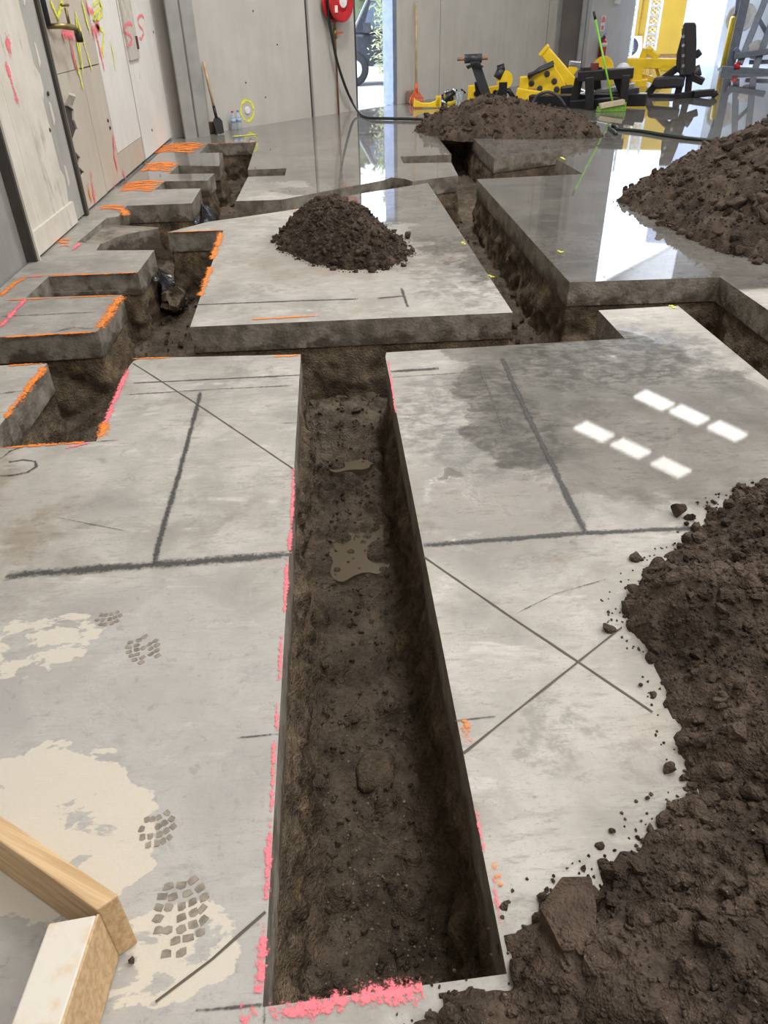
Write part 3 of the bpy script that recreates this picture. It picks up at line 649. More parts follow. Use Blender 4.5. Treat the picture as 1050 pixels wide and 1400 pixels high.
for u, v in ((60, 128), (62, 178), (143, 165), (146, 175), (204, 178), (206, 44)): # pock marks and fixings
    p = L_(u, v); MB().lathe((WX+.034, p[1], p[2]), (1, 0, 0), [(0, .018), (.006, .018), (.010, .01)], 8).build('fixing', M_DARK, WL)
# brass tap with hose bib
p0 = L_(60, 36); TAP = empty('brass_tap', (WX+.03, p0[1], p0[2]-.02), 'old brass tap with black outlet on the tan part of the left wall', 'tap')
def tapp(name, mb, m): o = mb.build(name, m, None, True); o.parent = TAP; o.matrix_parent_inverse = Matrix.Translation(-TAP.location); return o
M_BR = plain('aged_brass', (.30, .22, .10), .4, .8); y, z = p0[1], p0[2]
tapp('body', MB().tube([(WX+.03, y, z), (WX+.13, y+.02, z), (WX+.17, y+.16, z-.01), (WX+.17, y+.34, z-.02), (WX+.17, y+.40, z-.07)], [.022, .022, .026, .022, .02], 10), M_BR)
tapp('stem', MB().tube([(WX+.17, y+.17, z), (WX+.17, y+.17, z+.13)], .013, 8), M_BR); tapp('handle', MB().tube([(WX+.17, y+.07, z+.15), (WX+.17, y+.27, z+.15)], .013, 8), M_BR)
tapp('outlet', MB().tube([(WX+.17, y+.40, z-.05), (WX+.17, y+.41, z-.13)], .032, 10), plain('black_rubber', (.015, .015, .017), .6))
tapp('supply_pipe', MB().tube([(WX+.05, y-.02, z), (WX+.05, y-.03, z+.5), (WX+.05, y-.03, z+1.6)], .022, 8), plain('navy_pipe', (.03, .04, .07), .5))

# back wall of precast panels, with a doorway and the roller-door opening
WB = empty('wall_back', tuple(BW0), 'pale grey precast concrete back wall with doorway', 'wall', kind='structure')
def bw(s, z, off=0.0): return BW0+BWD*s+BWN*off+np.array([0, 0, z])
def bwbox(name, s0, s1, z0, z1, mat, parent=WB, t0=-.18, t1=0.0):
    o = MB().prism([bw(s0, z0, t0), bw(s1, z0, t0), bw(s1, z0, t1), bw(s0, z0, t1)], (0, 0, z1-z0)).build(name, mat, None)
    if parent: o.parent = parent; o.matrix_parent_inverse = Matrix.Translation(-parent.location)
    return o
def keep(o, parent): o.parent = parent; o.matrix_parent_inverse = Matrix.Translation(-parent.location); return o
sJ1, sD0, sD1, sJ2, sJ3, sO0, sO1 = (bw_s(B_(*p)) for p in ((427, 155), (488, 150), (538, 147), (600, 134), (742, 113), (856, 95), (985, 80)))
sO1 = max(sO1, sO0+3.2)
for a, b in ((-.1, sJ1-.02), (sJ1+.02, sD0), (sD1, sJ2-.012), (sJ2+.012, sJ3-.02), (sJ3+.02, sO0)):
    bwbox('precast_panel', a, b, -.1, ZCEIL+.1, M_PRE)
bwbox('joint', -.1, sD0, -.1, ZCEIL, M_DARK, t0=-.16, t1=-.02); bwbox('joint', sD1, sO0-.1, -.1, ZCEIL, M_DARK, t0=-.16, t1=-.02)
bwbox('lintel', sD0, sD1, 2.25, ZCEIL+.1, M_PRE); bwbox('lintel', sO0, sO1+2.5, 6.3, ZCEIL+.1, M_PRE)
bwbox('joint_sealant', sJ1+.02, sJ1+.06, 0, ZCEIL, M_OLD, t0=-.02, t1=.004)
# yellow circle and white cap
NB = tuple(BWN)
cc = B_(338, 151); up = np.array([0, 0, 1.0])
keep(ribbon([cc+BWD*.14*math.cos(a)+up*.15*math.sin(a) for a in np.linspace(0, 6.1, 30)], .05, S_YEL, 'paint_mark', .004, None, .3, NB), WB)
keep(MB().lathe(cc, BWN, [(0, .055), (.012, .055), (.016, .045)], 16).build('pipe_cap', plain('white_plastic', (.75, .76, .8), .4), None), WB)
for u, v in ((336, 113), (379, 61), (363, 133), (346, 15)): keep(MB().lathe(B_(u, v), BWN, [(0, .014), (.008, .01)], 8).build('fixing', M_DARK, None), WB)
# door jambs
M_JAMB = plain('blue_grey_door_frame', (.20, .24, .34), .4, .2)
DJ = empty('door_1', tuple(bw(sD0, 0)), 'open personnel doorway with blue grey metal frame', 'door', kind='structure')
keep(bwbox('jamb', sD0, sD0+.03, 0, 2.25, M_DARK, None, -.2, .012), DJ); keep(bwbox('jamb', sD1-.06, sD1+.01, 0, 2.25, M_JAMB, None, -.2, .05), DJ); keep(bwbox('jamb', sD1+.01, sD1+.08, 0, 2.25, M_JAMB, None, -.02, .03), DJ); keep(bwbox('head', sD0, sD1+.05, 2.2, 2.25, M_JAMB, None, -.2, .03), DJ)
# steel columns
def hcolumn(name, c, ax, ay, w, dp, label):
    r = empty(name, (c[0], c[1], 0), label, 'column'); ax, ay = np.array(ax+(0,)), np.array(ay+(0,)); c = np.array([c[0], c[1], 0.])
    def bar(nm, x0, x1, y0, y1, m):
        o = MB().prism([c+ax*a+ay*b for a, b in ((x0, y0), (x1, y0), (x1, y1), (x0, y1))], (0, 0, ZCEIL)).build(nm, m, None); keep(o, r)
    bar('flange', -w/2, w/2, -dp/2, -dp/2+.03, M_STEEL); bar('flange', -w/2, w/2, dp/2-.03, dp/2, M_STEEL); bar('web', -.02, .02, -dp/2, dp/2, M_STEEL_SHADE)
    return r
c0 = G(262, 187); hcolumn('steel_column', (-2.10, 12.92), tuple(BWD[:2]), (BWN[0], BWN[1]), .46, .40, 'grey steel column in the corner where left and back walls meet')
cR = bw(bw_s(B_(753, 110))+.20, 0, .34); hcolumn('steel_column', tuple(cR[:2]), tuple(BWD[:2]), (BWN[0], BWN[1]), .40, .68, 'grey steel column with a shade-coloured web on the back wall beside the fire extinguisher')
# the rest of the hall, out of the picture: right wall, wall behind, roof
M_SHEET = plain('grey_sheet_cladding', (.42, .44, .47), .55, .1, .08, 2)
tag(MB().prism([(11.5, 24.4, -.1), (14.5, 19.2, -.1), (14.7, 19.3, -.1), (11.7, 24.5, -.1)], (0, 0, ZCEIL+.2)).build('wall_right', M_SHEET), 'grey sheet wall behind the steel rack', 'wall', kind='structure')
tag(MB().prism([(14.5, -3, -.1), (14.7, -3, -.1), (14.7, 19.3, -.1), (14.5, 19.3, -.1)], (0, 0, ZCEIL+.2)).build('wall_side', M_PRE), 'grey precast side wall of the hall', 'wall', kind='structure')
tag(MB().prism([(-2.5, -3.2, -.1), (14.7, -3.2, -.1), (14.7, -3.0, -.1), (-2.5, -3.0, -.1)], (0, 0, ZCEIL+.2)).build('wall_front', M_PRE), 'grey precast wall behind the camera', 'wall', kind='structure')
tag(MB().prism([(-2.6, -3.2, ZCEIL), (14.7, -3.2, ZCEIL), (14.7, 19.4, ZCEIL), (11.6, 24.6, ZCEIL), (8.4, 24.4, ZCEIL), (-2.6, 12.8, ZCEIL)], (0, 0, .15)).build('ceiling', plain('white_roof_sheet', (.60, .60, .60), .7)), 'pale roof lining of the hall', 'ceiling', kind='structure')

# ------------------------------------------------------------------ ceiling lights
def emit(name, rgb, s):
    m = bpy.data.materials.new(name); m.use_nodes = True; t = m.node_tree; e = t.nodes.new('ShaderNodeEmission'); e.inputs[0].default_value = rgb+(1,); e.inputs[1].default_value = s
    t.links.new(e.outputs[0], t.nodes['Material Output'].inputs[0]); return m
M_TUBE = emit('lit_tube', (1, .97, .92), 8.0); M_HOUS = plain('white_enamel', (.7, .7, .7), .4)
for i, (x, y) in enumerate(HIGH_BAYS):
    l = empty('ceiling_light', (x, y, ZCEIL-.2), 'white panel light under the roof lining above the trenches', 'ceiling light', 'panel lights under the roof lining')
    h = MB().box((0, 0, .10), (1.5, 1.5, .08)).build('housing', M_HOUS, l)
    a = bpy.data.lights.new('lamp', 'AREA'); a.shape = 'SQUARE'; a.size = 1.4; a.energy = BAY_W*(2.2 if (x, y) == (1.3, 10.8) else 1); a.color = (1, .965, .92)
    ao = bpy.data.objects.new('lamp', a); COL.objects.link(ao); ao.parent = l; ao.location = (0, 0, .04)
# two rows of three twin-tube fittings over the far right of the hall
def fitting(px4, label):
    q = [G(u, v, -ZCEIL+.1) for u, v in px4]; q = [np.array([p[0], p[1], ZCEIL-.12]) for p in q]; c = sum(q)/4
    l = empty('batten_light', tuple(c), label, 'ceiling light', 'batten lights in two rows')
    o = MB().prism([p for p in q], (0, 0, .08)).build('housing', M_HOUS, None); keep(o, l)
    for t in (.17, .5, .83):
        a, b = q[0]+(q[3]-q[0])*t, q[1]+(q[2]-q[1])*t; a, b = a+(b-a)*.02, b+(a-b)*.02
        keep(MB().beam(a-np.array([0, 0, .02]), b-np.array([0, 0, .02]), .145, .03).build('tube', M_TUBE, None), l)
def skew(u, v, a, b): return [(u-a[0]-b[0], v-a[1]-b[1]), (u+a[0]-b[0], v+a[1]-b[1]), (u+a[0]+b[0], v+a[1]+b[1]), (u-a[0]+b[0], v-a[1]+b[1])]
for k, (u, v) in enumerate(((894, 549), (942, 569), (994, 591), (812, 592), (862, 615), (917, 641))):
    fitting(skew(u, v, (20, 9.6), (9.5, -4.7)), '%s three-tube batten light of the %s row mirrored in the wet slab' % (('left end', 'middle', 'right end')[k % 3], ('upper', 'lower')[k//3]))

# ------------------------------------------------------------------ outside
M_YARD = wallmat('bright_yard_concrete', (.50, .49, .47), (.62, .61, .59), .4, .8, (.40, .38, .35))
yp = [bw(sO0-20, 0, -.19), bw(sO1+3, 0, -.19), bw(sO1+12, 0, -9), bw(sO1+12, 0, -60), bw(sO0-40, 0, -60), bw(sO0-40, 0, -.19)]
tag(MB().prism([p-np.array([0, 0, .2]) for p in yp], (0, 0, .19)).build('yard', M_YARD), 'pale concrete yard outside the door openings', 'ground', kind='structure')
tag(MB().prism([(8.0, 24.3, -.2), (11.8, 24.3, -.2), (14.5, 19.3, -.2), (22, 24, -.2), (16, 32, -.2)], (0, 0, .192)).build('yard_apron', M_YARD), 'pale concrete apron at the roller door', 'ground', kind='structure')
# ------------------------------------------------------------------ things along the back wall
def part(name, mb, mat, root, smooth=False, bevel=0):
    return keep(mb.build(name, mat, None, smooth, bevel), root)
def sub(name, mb, mat, p, smooth=False): return obj(name, mb.mesh(name), mat, p, smooth)   # a piece of a part
def thing(name, p, label, cat, group=None): return empty(name, (float(p[0]), float(p[1]), float(p[2])), label, cat, group)
M_WOOD = plain('pale_ash_handle', (.50, .36, .19), .5, var=.2); M_BLK = plain('black_powder_coat', (.012, .012, .014), .38, .1); M_RUB = plain('black_rubber', (.015, .015, .017), .6)
M_YELL = plain('yellow_powder_coat', (.85, .58, .02), .38, 0, .08, 5, coat=.2); M_RED = plain('red_enamel', (.50, .012, .018), .35, coat=.3); M_CHR = plain('bright_steel', (.55, .56, .58), .25, .9)
M_COP = plain('copper_pipe', (.36, .18, .10), .45, .6, .25); M_GHOSE = plain('dark_green_hose', (.012, .02, .016), .4); M_ORNG = plain('orange_plastic', (.75, .12, .03), .5); M_GRN = plain('lime_green', (.20, .50, .05), .5); M_ALU = plain('aluminium', (.62, .64, .66), .35, .7)
UPV = np.array([0, 0, 1.0])
# hose reel
hc = B_(466, 2, .24); HR = thing('hose_reel', B_(466, 2), 'red fire hose reel mounted high on the back wall beside the doorway', 'hose reel')
rad = 24/ (FPX/np.dot(RC[2], hc-CAMP))
part('back_disc', MB().lathe(hc-BWN*.16, BWN, [(0, rad*.3), (0, rad), (.02, rad), (.035, rad*.93), (.035, rad*.3)], 36), M_RED, HR)
FD = part('front_disc', MB().lathe(hc, BWN, [(0, rad*.3), (0, rad), (.02, rad), (.035, rad*.93), (.03, rad*.5), (.05, rad*.34)], 36), M_RED, HR)
part('hose_coil', MB().lathe(hc-BWN*.14, BWN, [(0, rad*.78), (.03, rad*.84), (.06, rad*.78), (.09, rad*.84), (.13, rad*.78)], 30), M_RUB, HR, True)
sub('hub_label', MB().lathe(hc+BWN*.045, BWN, [(0, rad*.30), (.012, rad*.30)], 20), plain('white_label', (.75, .74, .72), .5), FD)
sub('data_plate', MB().box(hc+BWN*.04-BWD*rad*.55-UPV*rad*.35, (.05, .05, .10)), plain('white_label', (.75, .74, .72), .5), FD)
part('wall_bracket', MB().beam(hc-BWN*.24, hc, .08, .08), M_BLK, HR)
pp = B_(460.5, 100, .07); zt = B_(460, 40, .07)[2]
CP = thing('copper_pipe', (pp[0], pp[1], 0), 'thin copper water pipe running down the back wall under the hose reel', 'pipe')
part('pipe', MB().tube([(pp[0], pp[1], 0), (pp[0], pp[1], zt), tuple(hc-BWN*.15-UPV*rad*.3)], .018, 8), M_COP, CP, True)
CV = part('valve', MB().tube([(pp[0], pp[1], zt-.14), (pp[0], pp[1], zt+.02)], .035, 10), M_BR, CP, True)
sub('valve_lever', MB().beam((pp[0], pp[1], zt-.06), np.array([pp[0], pp[1], zt-.05])+BWD*.16+BWN*.03, .03, .03), M_ORNG, CV)
hp = [hc-BWN*.05-BWD*rad*.75-UPV*.0, B_(450, 26, .15), B_(455, 55, .15), B_(461, 84, .15), B_(472, 118, .15), B_(482, 140, .12)]
hp = hp+[G(493, 156, .03), G(507, 161, .03), G(535, 162, .03), G(560, 162.5, .03), G(578, 163, .03)]
tag(MB().tube(smoothpts(hp, 6), .024, 8).build('water_hose', M_GHOSE, None, True), 'dark hose hanging from the red reel and trailing to the far heap', 'hose')
# garden hose across the floor on the right
g = [G(842, 183, .02), G(838, 179, .02), G(833, 175, .02), G(836, 172, .02), G(842, 173.5, .02), G(845, 176.5, .02), G(857, 177.5, .02), G(880, 180, .02), G(909, 185, .02), G(935, 188.5, .02), G(960, 191, .02), G(991, 194, .02), G(1040, 199, .02)]
tag(MB().tube(smoothpts(g, 6), .026, 8).build('garden_hose', M_GHOSE, None, True), 'dark green hose lying across the wet floor between the two heaps', 'hose')
# shovel in the corner
a, b, c_ = B_(278, 84, .06), B_(292, 145, .16), B_(301, 182, .28); sh = thing('shovel', (c_[0], c_[1], 0), 'wood handled shovel with black lower shaft leaning beside the corner column', 'shovel')
part('handle', MB().tube([a, b], .02, 8), M_WOOD, sh, True); part('shaft', MB().tube([b, b+(c_-b)*.45], .024, 8), M_BLK, sh, True)
d_ = c_-b; q0 = b+d_*.42; sd = BWD*.09
part('blade', MB().prism([q0-sd*.5, q0+sd*.5, q0+d_*.15+sd, c_+sd*.8, c_+d_*.03, c_-sd*.8, q0+d_*.15-sd], BWN*.012), M_BLK, sh)
p = G(290, 182); tag(MB().prism([(p[0]-.09, p[1]-.04, 0), (p[0]+.06, p[1]-.05, 0), (p[0]+.08, p[1]+.05, 0), (p[0]-.05, p[1]+.06, 0)], (.02, 0, .16)).build('timber_offcut', plain('dirty_brown_wood', (.12, .08, .05), .8), None, False, .01), 'small dark timber offcut standing at the foot of the corner column', 'offcut')
# water bottles
def bottle(u, v, cap, label):
    p = bw(bw_s(B_(u, v-6)), 0, .10); k = 1/ (FPX/np.dot(RC[2], p-CAMP)); h = 23*k*1.0; r = 3.6*k
    t = thing('water_bottle', p, label, 'bottle'); gm = MATS.get('clear_plastic')
    if gm is None:
        q = Mat('clear_plastic').set('Base Color', (.80, .88, .95)).set('Roughness', .08).set('Transmission Weight', .75).set('IOR', 1.2); gm = MATS['clear_plastic'] = q.m
    bb_ = part('body', MB().lathe(p, (0, 0, 1), [(0, r*.8), (.01, r), (h*.3, r), (h*.33, r*.93), (h*.36, r), (h*.66, r), (h*.8, r*.7), (h*.88, r*.38), (h*.93, r*.36)], 14), gm, t, True)
    sub('label_band', MB().lathe(p+UPV*h*.40, (0, 0, 1), [(0, r*1.02), (h*.2, r*1.02)], 14), plain('pale_blue_label', (.35, .5, .72), .5), bb_, True)
    part('cap', MB().lathe(p+UPV*h*.92, (0, 0, 1), [(0, r*.42), (h*.08, r*.42)], 12), cap, t)
bottle(314, 175.5, M_RED, 'clear water bottle with a red cap on the floor by the back wall'); bottle(321.5, 174.5, plain('blue_cap', (.1, .2, .5), .4), 'clear water bottle without the red cap, right one of the pair')
# orange rake beside the doorway
a, b = B_(569, 4, .05), B_(569, 121, .22); RK = thing('rake', b*np.array([1, 1, 0]), 'rake with a tall wooden handle and orange head leaning right of the doorway', 'rake')
part('handle', MB().tube([a, b], .02, 8), M_WOOD, RK, True); RS = part('socket', MB().tube([b+(a-b)*.06, b-(a-b)*.05], .035, 10), M_ORNG, RK, True)
for k in range(7):
    t = (k-3)/3; e = B_(569.5+t*9.5, 139, .30); e2 = e-UPV*.05+BWN*.03; sub('tine', MB().tube([b, (b+e)/2+BWD*t*.03, e, e2], .011, 6), M_ORNG, RS, True)
part('crossbar', MB().beam(B_(561, 134, .27), B_(578, 134, .27), .03, .035), M_ORNG, RK)
p = B_(556, 142, .06); tag(MB().prism([p*np.array([1, 1, 0])+BWD*x for x in (-.02, .16)]+[p*np.array([1, 1, 0])+BWD*.16+BWN*.1, p*np.array([1, 1, 0])-BWD*.02+BWN*.1], (0, 0, .22)).build('brick_offcut', plain('dull_brick', (.30, .20, .16), .9), None, False, .01), 'dull brown block on the floor behind the rake head', 'block')
# yellow curved bracket on the floor
U = Up(583, 148); KB = thing('curved_bracket', U.o, 'flat yellow crescent bracket lying at the foot of the back wall', 'bracket')
part('plate', MB().prism([U(566, 133.5), U(569, 138), U(577, 141), U(588, 141), U(596, 138), (U(600, 133)), U(602, 133.5), U(602, 146), U(598, 147), U(566, 146.5), U(565, 145)], U.n*.10), M_YELL, KB, False, .008)
part('upright', MB().prism([U(596, 132), U(603, 132), U(603, 146), U(596, 146)], U.n*.18), M_YELL, KB)
# heap of loose machine fittings
U = Up(620, 144.5)
def fit(name, pix, r, m, label, d0=0, d1=.2):
    t = thing(name, U(pix[0][0], 146, d0), label, 'fitting'); P = [U(u, v, d0+(d1-d0)*i/max(1, len(pix)-1)) for i, (u, v) in enumerate(pix)]
    part('tube', MB().tube(P, r, 8), m, t, True); part('collar', MB().tube([P[0]-(P[1]-P[0])*.05, P[0]+(P[1]-P[0])*.18], r*1.5, 10), M_BLK if m is not M_BLK else M_CHR, t, True)
    part('end_cap', MB().tube([P[-1]+(P[-2]-P[-1])*.15, P[-1]-(P[-2]-P[-1])*.04], r*1.4, 10), M_BLK if m is not M_BLK else M_CHR, t, True)
fit('steel_fitting', [(607, 141), (613, 132), (622, 124)], .05, M_BLK, 'black tube with bright ends in the loose fittings left of the stand', -.05, .0)
fit('steel_fitting', [(604, 143), (616, 143), (632, 139)], .055, M_YELL, 'yellow tube lying lowest in the loose fittings left of the stand', .18, .2)
fit('steel_fitting', [(611, 124), (613, 133), (616, 141)], .05, M_BLK, 'black upright tube in the loose fittings near the yellow bracket', .38, .40)
fit('steel_fitting', [(621, 126), (628, 133), (634, 124)], .045, M_CHR, 'bright steel elbow on the loose fittings left of the stand', .56, .58)
fit('steel_fitting', [(618, 130), (606, 135)], .06, M_YELL, 'short yellow tube on top of the loose fittings', .72, .74)
p = U(628, 143, -.12); tag(MB().lathe(p*np.array([1, 1, 0]), (0, 0, 1), [(0, .06), (.25, .075), (.25, .068)], 12).build('plastic_cup', MATS['clear_plastic'], None, True), 'clear plastic cup standing before the loose fittings', 'cup')
# black stand with T handle
U = Up(656, 147); ST = thing('machine_stand', U.o, 'slanted dark grey steel stand with a T bar on top behind the far heap', 'machine stand')
M_GUN = plain('gunmetal_paint', (.045, .047, .055), .4, .3)
part('mast', MB().beam(U(668, 140, .1), U(647, 78, .1), .17, .12, U.n), M_GUN, ST); part('brace', MB().beam(U(653, 112, .2), U(656, 140, .25), .12, .10, U.n), M_BLK, ST)
part('cross_bar', MB().tube([U(635, 80.5, .1), U(659, 79.5, .1)], .075, 12), M_GUN, ST, True); part('pin', MB().tube([U(625, 81, .1), U(667, 79.5, .1)], .028, 8), M_COP, ST, True)
part('bracket', MB().prism([U(637, 91, -.02), U(650, 86, -.02), U(661, 91, -.02), U(658, 94, -.02), U(648, 90, -.02), U(640, 95, -.02)], U.n*.2), M_BLK, ST)
part('base_plate', MB().prism([U.at(-.25, 0, -.2), U.at(.32, 0, -.2), U.at(.32, 0, .4), U.at(-.25, 0, .4)], (0, 0, .09)), M_BLK, ST); part('foot', MB().beam(U.at(.15, .05, .1), U.at(.75, .05, .2), .14, .10), M_BLK, ST)
# yellow flat brackets behind
def plate(pix, d, t, label, name='bracket_plate', m=M_YELL):
    r = thing(name, U(pix[0][0], 140, d), label, 'bracket'); part('plate', MB().prism([U(u, v, d) for u, v in pix], U.n*t), m, r, False, .01)
    c = np.mean(pix, 0); part('bolt', MB().lathe(U(c[0], c[1], d), -U.n, [(0, .05), (.03, .05), (.035, .03)], 8), M_BLK, r)
U = Up(660, 138)
plate([(640, 117), (653, 116), (652, 131), (661, 129), (661, 137), (639, 137)], .3, .12, 'yellow angled plate standing left of the slanted stand')
plate([(662, 124), (668, 119), (688, 116), (692, 127), (690, 136), (662, 136)], .5, .14, 'yellow plate lying right of the slanted stand')
plate([(712, 128), (720, 125), (732, 127), (734, 138), (712, 138)], .3, .14, 'small yellow plate between the short black post and the big yellow frame')
U = Up(690, 138); PS = thing('adjuster_post', U.o, 'short black post with a round steel adjuster head behind the far heap', 'machine part')
part('post', MB().beam(U(687, 137), U(688, 112), .16, .14, U.n), M_BLK, PS); part('head', MB().tube([U(680, 107), U(686, 94)], .085, 12), M_GUN, PS, True); part('cap', MB().tube([U(680, 95), U(690, 92)], .07, 12), M_BLK, PS, True)
part('cam', MB().lathe(U(690, 109, -.05), U.n, [(0, .16), (.08, .16)], 16), M_YELL, PS); part('foot', MB().tube([U(676, 134), U(684, 124), U(696, 124), (U(702, 134))], .05, 8), M_BLK, PS, True)
# big yellow frame
U = Up(750, 138); YF = thing('exercise_machine', U.o, 'large yellow welded machine frame tilted on its side behind the far heap', 'machine frame')
part('main_tube', MB().beam(U(744, 69, .1), U(790, 122, .1), .20, .16, U.n), M_YELL, YF, False, .02); part('branch_tube', MB().beam(U(786, 90, .1), U(770, 113, .1), .17, .15, U.n), M_YELL, YF, False, .02)
part('tube_end', MB().beam(U(742, 67, .1), U(745.5, 71, .1), .24, .2, U.n), M_YELL, YF, False, .02); part('end_cap', MB().beam(U(786.5, 83, .1), U(785, 91, .1), .22, .18, U.n), M_CHR, YF, False, .02)
SP = part('side_plate', MB().prism([U(715, 107), U(738, 99), U(757, 90), U(768, 106), U(774, 118), U(770, 128), U(741, 134), U(736, 121), U(714, 122)], U.n*.05), M_YELL, YF, False, .01)
part('side_plate', MB().prism([U(715, 107, .3), U(738, 99, .3), U(757, 90, .3), U(768, 106, .3), U(774, 118, .3), U(770, 128, .3), U(741, 134, .3), U(736, 121, .3), U(714, 122, .3)], U.n*.05), M_YELL, YF, False, .01)
for u, v in ((748, 101), (758, 111), (738, 121), (761, 122), (727, 114)): sub('bolt', MB().lathe(U(u, v, 0), -U.n, [(0, .055), (.02, .055), (.025, .03)], 10), M_GUN, SP)
for k in (0, .14): part('handle_bar', MB().tube([U(722, 106-k*20, -.06-k), U(738, 94+k*20, -.06-k), U(757, 85+k*25, -.06-k)], .035, 8), M_GUN, YF, True)
part('lower_tube', MB().beam(U(706, 127), U(742, 133), .2, .16, U.n), M_YELL, YF, False, .02); part('post', MB().beam(U(716, 122), U(717, 104), .18, .14, U.n), M_YELL, YF, False, .02); part('pad', MB().beam(U(775, 132, -.1), U(775, 117, -.1), .24, .2, U.n), M_BLK, YF, False, .03)
part('lower_tube', MB().beam(U(770, 117, .15), U(800, 130, .15), .16, .14, U.n), M_CHR, YF, False, .02)
# black bench frame
U = Up(806, 150); BF = thing('weight_bench', U.o, 'black steel bench frame with long bright rails beside the green broom', 'bench frame')
def bb(n, a, b, w, h, m=M_BLK, bev=.015): part(n, MB().beam(a, b, w, h, U.n), m, BF, False, bev)
bb('top_beam', U(790, 104, .1), U(866, 99, .1), .16, .30); bb('leg', U(806, 105), U(806, 150), .15, .14); bb('leg', U(792, 106, .3), U(784, 144, .3), .15, .14); bb('leg', U(856, 102), U(852, 142), .14, .14); bb('leg', U(842, 103, .4), U(850, 124, .4), .13, .12); bb('leg', U(816, 106, .5), U(817, 122, .5), .13, .12)
bb('base_beam', U(724, 138, .6), U(884, 136, .35), .20, .22); bb('base_beam', U(780, 144, .3), U(852, 139, .1), .16, .18); bb('rail', U(786, 133, .7), U(868, 118, .7), .13, .12, M_CHR); bb('rail', U(800, 138, .5), U(874, 124, .5), .12, .12, M_GUN)
part('arch', MB().tube(smoothpts([U(728, 142, .1), U(736, 130, .1), U(750, 126, .1), U(763, 132, .1), U(774, 146, .1)], 5), .028, 8), M_GUN, BF, True); part('adjuster', MB().box(U(808, 96.5, .15), (.34, .18, .10)), M_BLK, BF); part('adjuster', MB().lathe(U(812, 97, .1), UPV, [(0, .08), (.12, .07)], 10), plain('dark_red_knob', (.12, .02, .02), .5), BF)
# second yellow frame behind it
U = Up(872, 117); YM = thing('exercise_machine', U.o, 'yellow machine frame with a long level beam under the ladders', 'machine frame')
def yb(n, a, b, w, h, m=M_YELL): part(n, MB().beam(a, b, w, h, U.n), m, YM, False, .02)
yb('beam', U(857, 86), U(925, 87), .20, .2); yb('leg', U(874, 88), U(870, 114), .22, .2); yb('foot', U(862, 115), U(885, 113), .16, .4); yb('arm', U(877, 82), U(883, 66), .14, .12); yb('arm', U(883, 68), U(900, 79), .12, .12); yb('arm', U(889, 66), U(890, 72), .12, .12); yb('strut', U(896, 88, .2), U(903, 112, .2), .07, .07); yb('foot', U(876, 104, .2), U(905, 113, .2), .12, .12); yb('leg', U(834, 122, .3), U(834, 96, .3), .14, .14); yb('foot', U(796, 121, .6), U(852, 118, .6), .16, .16); yb('block', U(903, 92), U(922, 93), .14, .2); yb('foot', U(846, 112, .4), U(872, 106, .3), .2, .16)
part('cam', MB().lathe(U(824, 93, .4), U.n, [(0, .24), (.1, .24)], 20), M_YELL, YM)
# white hard hat resting on the bench frame
U = Up(852, 118); c = U(852, 92, -.45); HH = thing('hard_hat', c, 'white hard hat resting beside the level yellow beam', 'helmet')
part('shell', MB().lathe(c-UPV*.10, (0, 0, 1), [(0, .17), (.06, .165), (.12, .14), (.17, .08), (.19, .01)], 20), plain('white_plastic', (.75, .76, .8), .4), HH, True); part('brim', MB().lathe(c-UPV*.105, (0, 0, 1), [(0, .20), (.012, .20), (.02, .17)], 20), plain('white_plastic', (.75, .76, .8), .4), HH, True)
# black upright seat
U = Up(930, 134); SE = thing('workout_chair', U.o, 'black padded exercise seat with tall upright backrest on the far floor', 'exercise seat')
part('backrest', MB().prism([U(934, 34), U(936, 31), U(950, 31), U(952, 35), U(952.5, 60), U(951, 95), U(946, 103), U(930, 103), U(924, 95), U(925, 74), U(932, 48)], U.n*.22), M_RUB, SE, False, .05)
BP = part('back_plate', MB().prism([U(932, 40, -.06), U(936, 36, -.06), U(935, 102, -.06), U(930, 102, -.06)], U.n*.06), M_GUN, SE)
for v in (50, 62, 76, 90): sub('bolt', MB().lathe(U(934, v, -.06), -U.n, [(0, .03), (.02, .03)], 8), M_CHR, BP)
part('seat_pad', MB().prism([U(892, 111, -.1), U(896, 106, -.1), U(926, 104, -.1), U(936, 106, -.1), U(935, 120, -.1), U(898, 122, -.1), U(891, 118, -.1)], U.n*.3), M_RUB, SE, False, .04)
for n, a, b in (('post', U(934, 100, .1), U(926, 130, .1)), ('post', U(943, 100, .2), U(940, 130, .2)), ('leg', U(900, 111, .1), U(883, 132, .1)), ('strut', U(926, 93, .15), U(902, 111, .15)), ('base_beam', U(888, 132, .1), U(945, 134, .1)), ('base_beam', U(925, 133, -.2), U(956, 127, .3)), ('foot', U(948, 129, .1), U(977, 126, .1)), ('foot', U(975, 126, .1), U(979, 132, .1)), ('handle', U(950, 77, .1), U(958, 70, .1)), ('handle', U(946, 105, .2), U(962, 112, .2))):
    part(n, MB().beam(a, b, .13, .12, U.n), M_BLK, SE, False, .02)
part('side_pad', MB().tube([U(938, 104, .3), U(958, 95, .3)], .10, 12), M_GUN, SE, True)
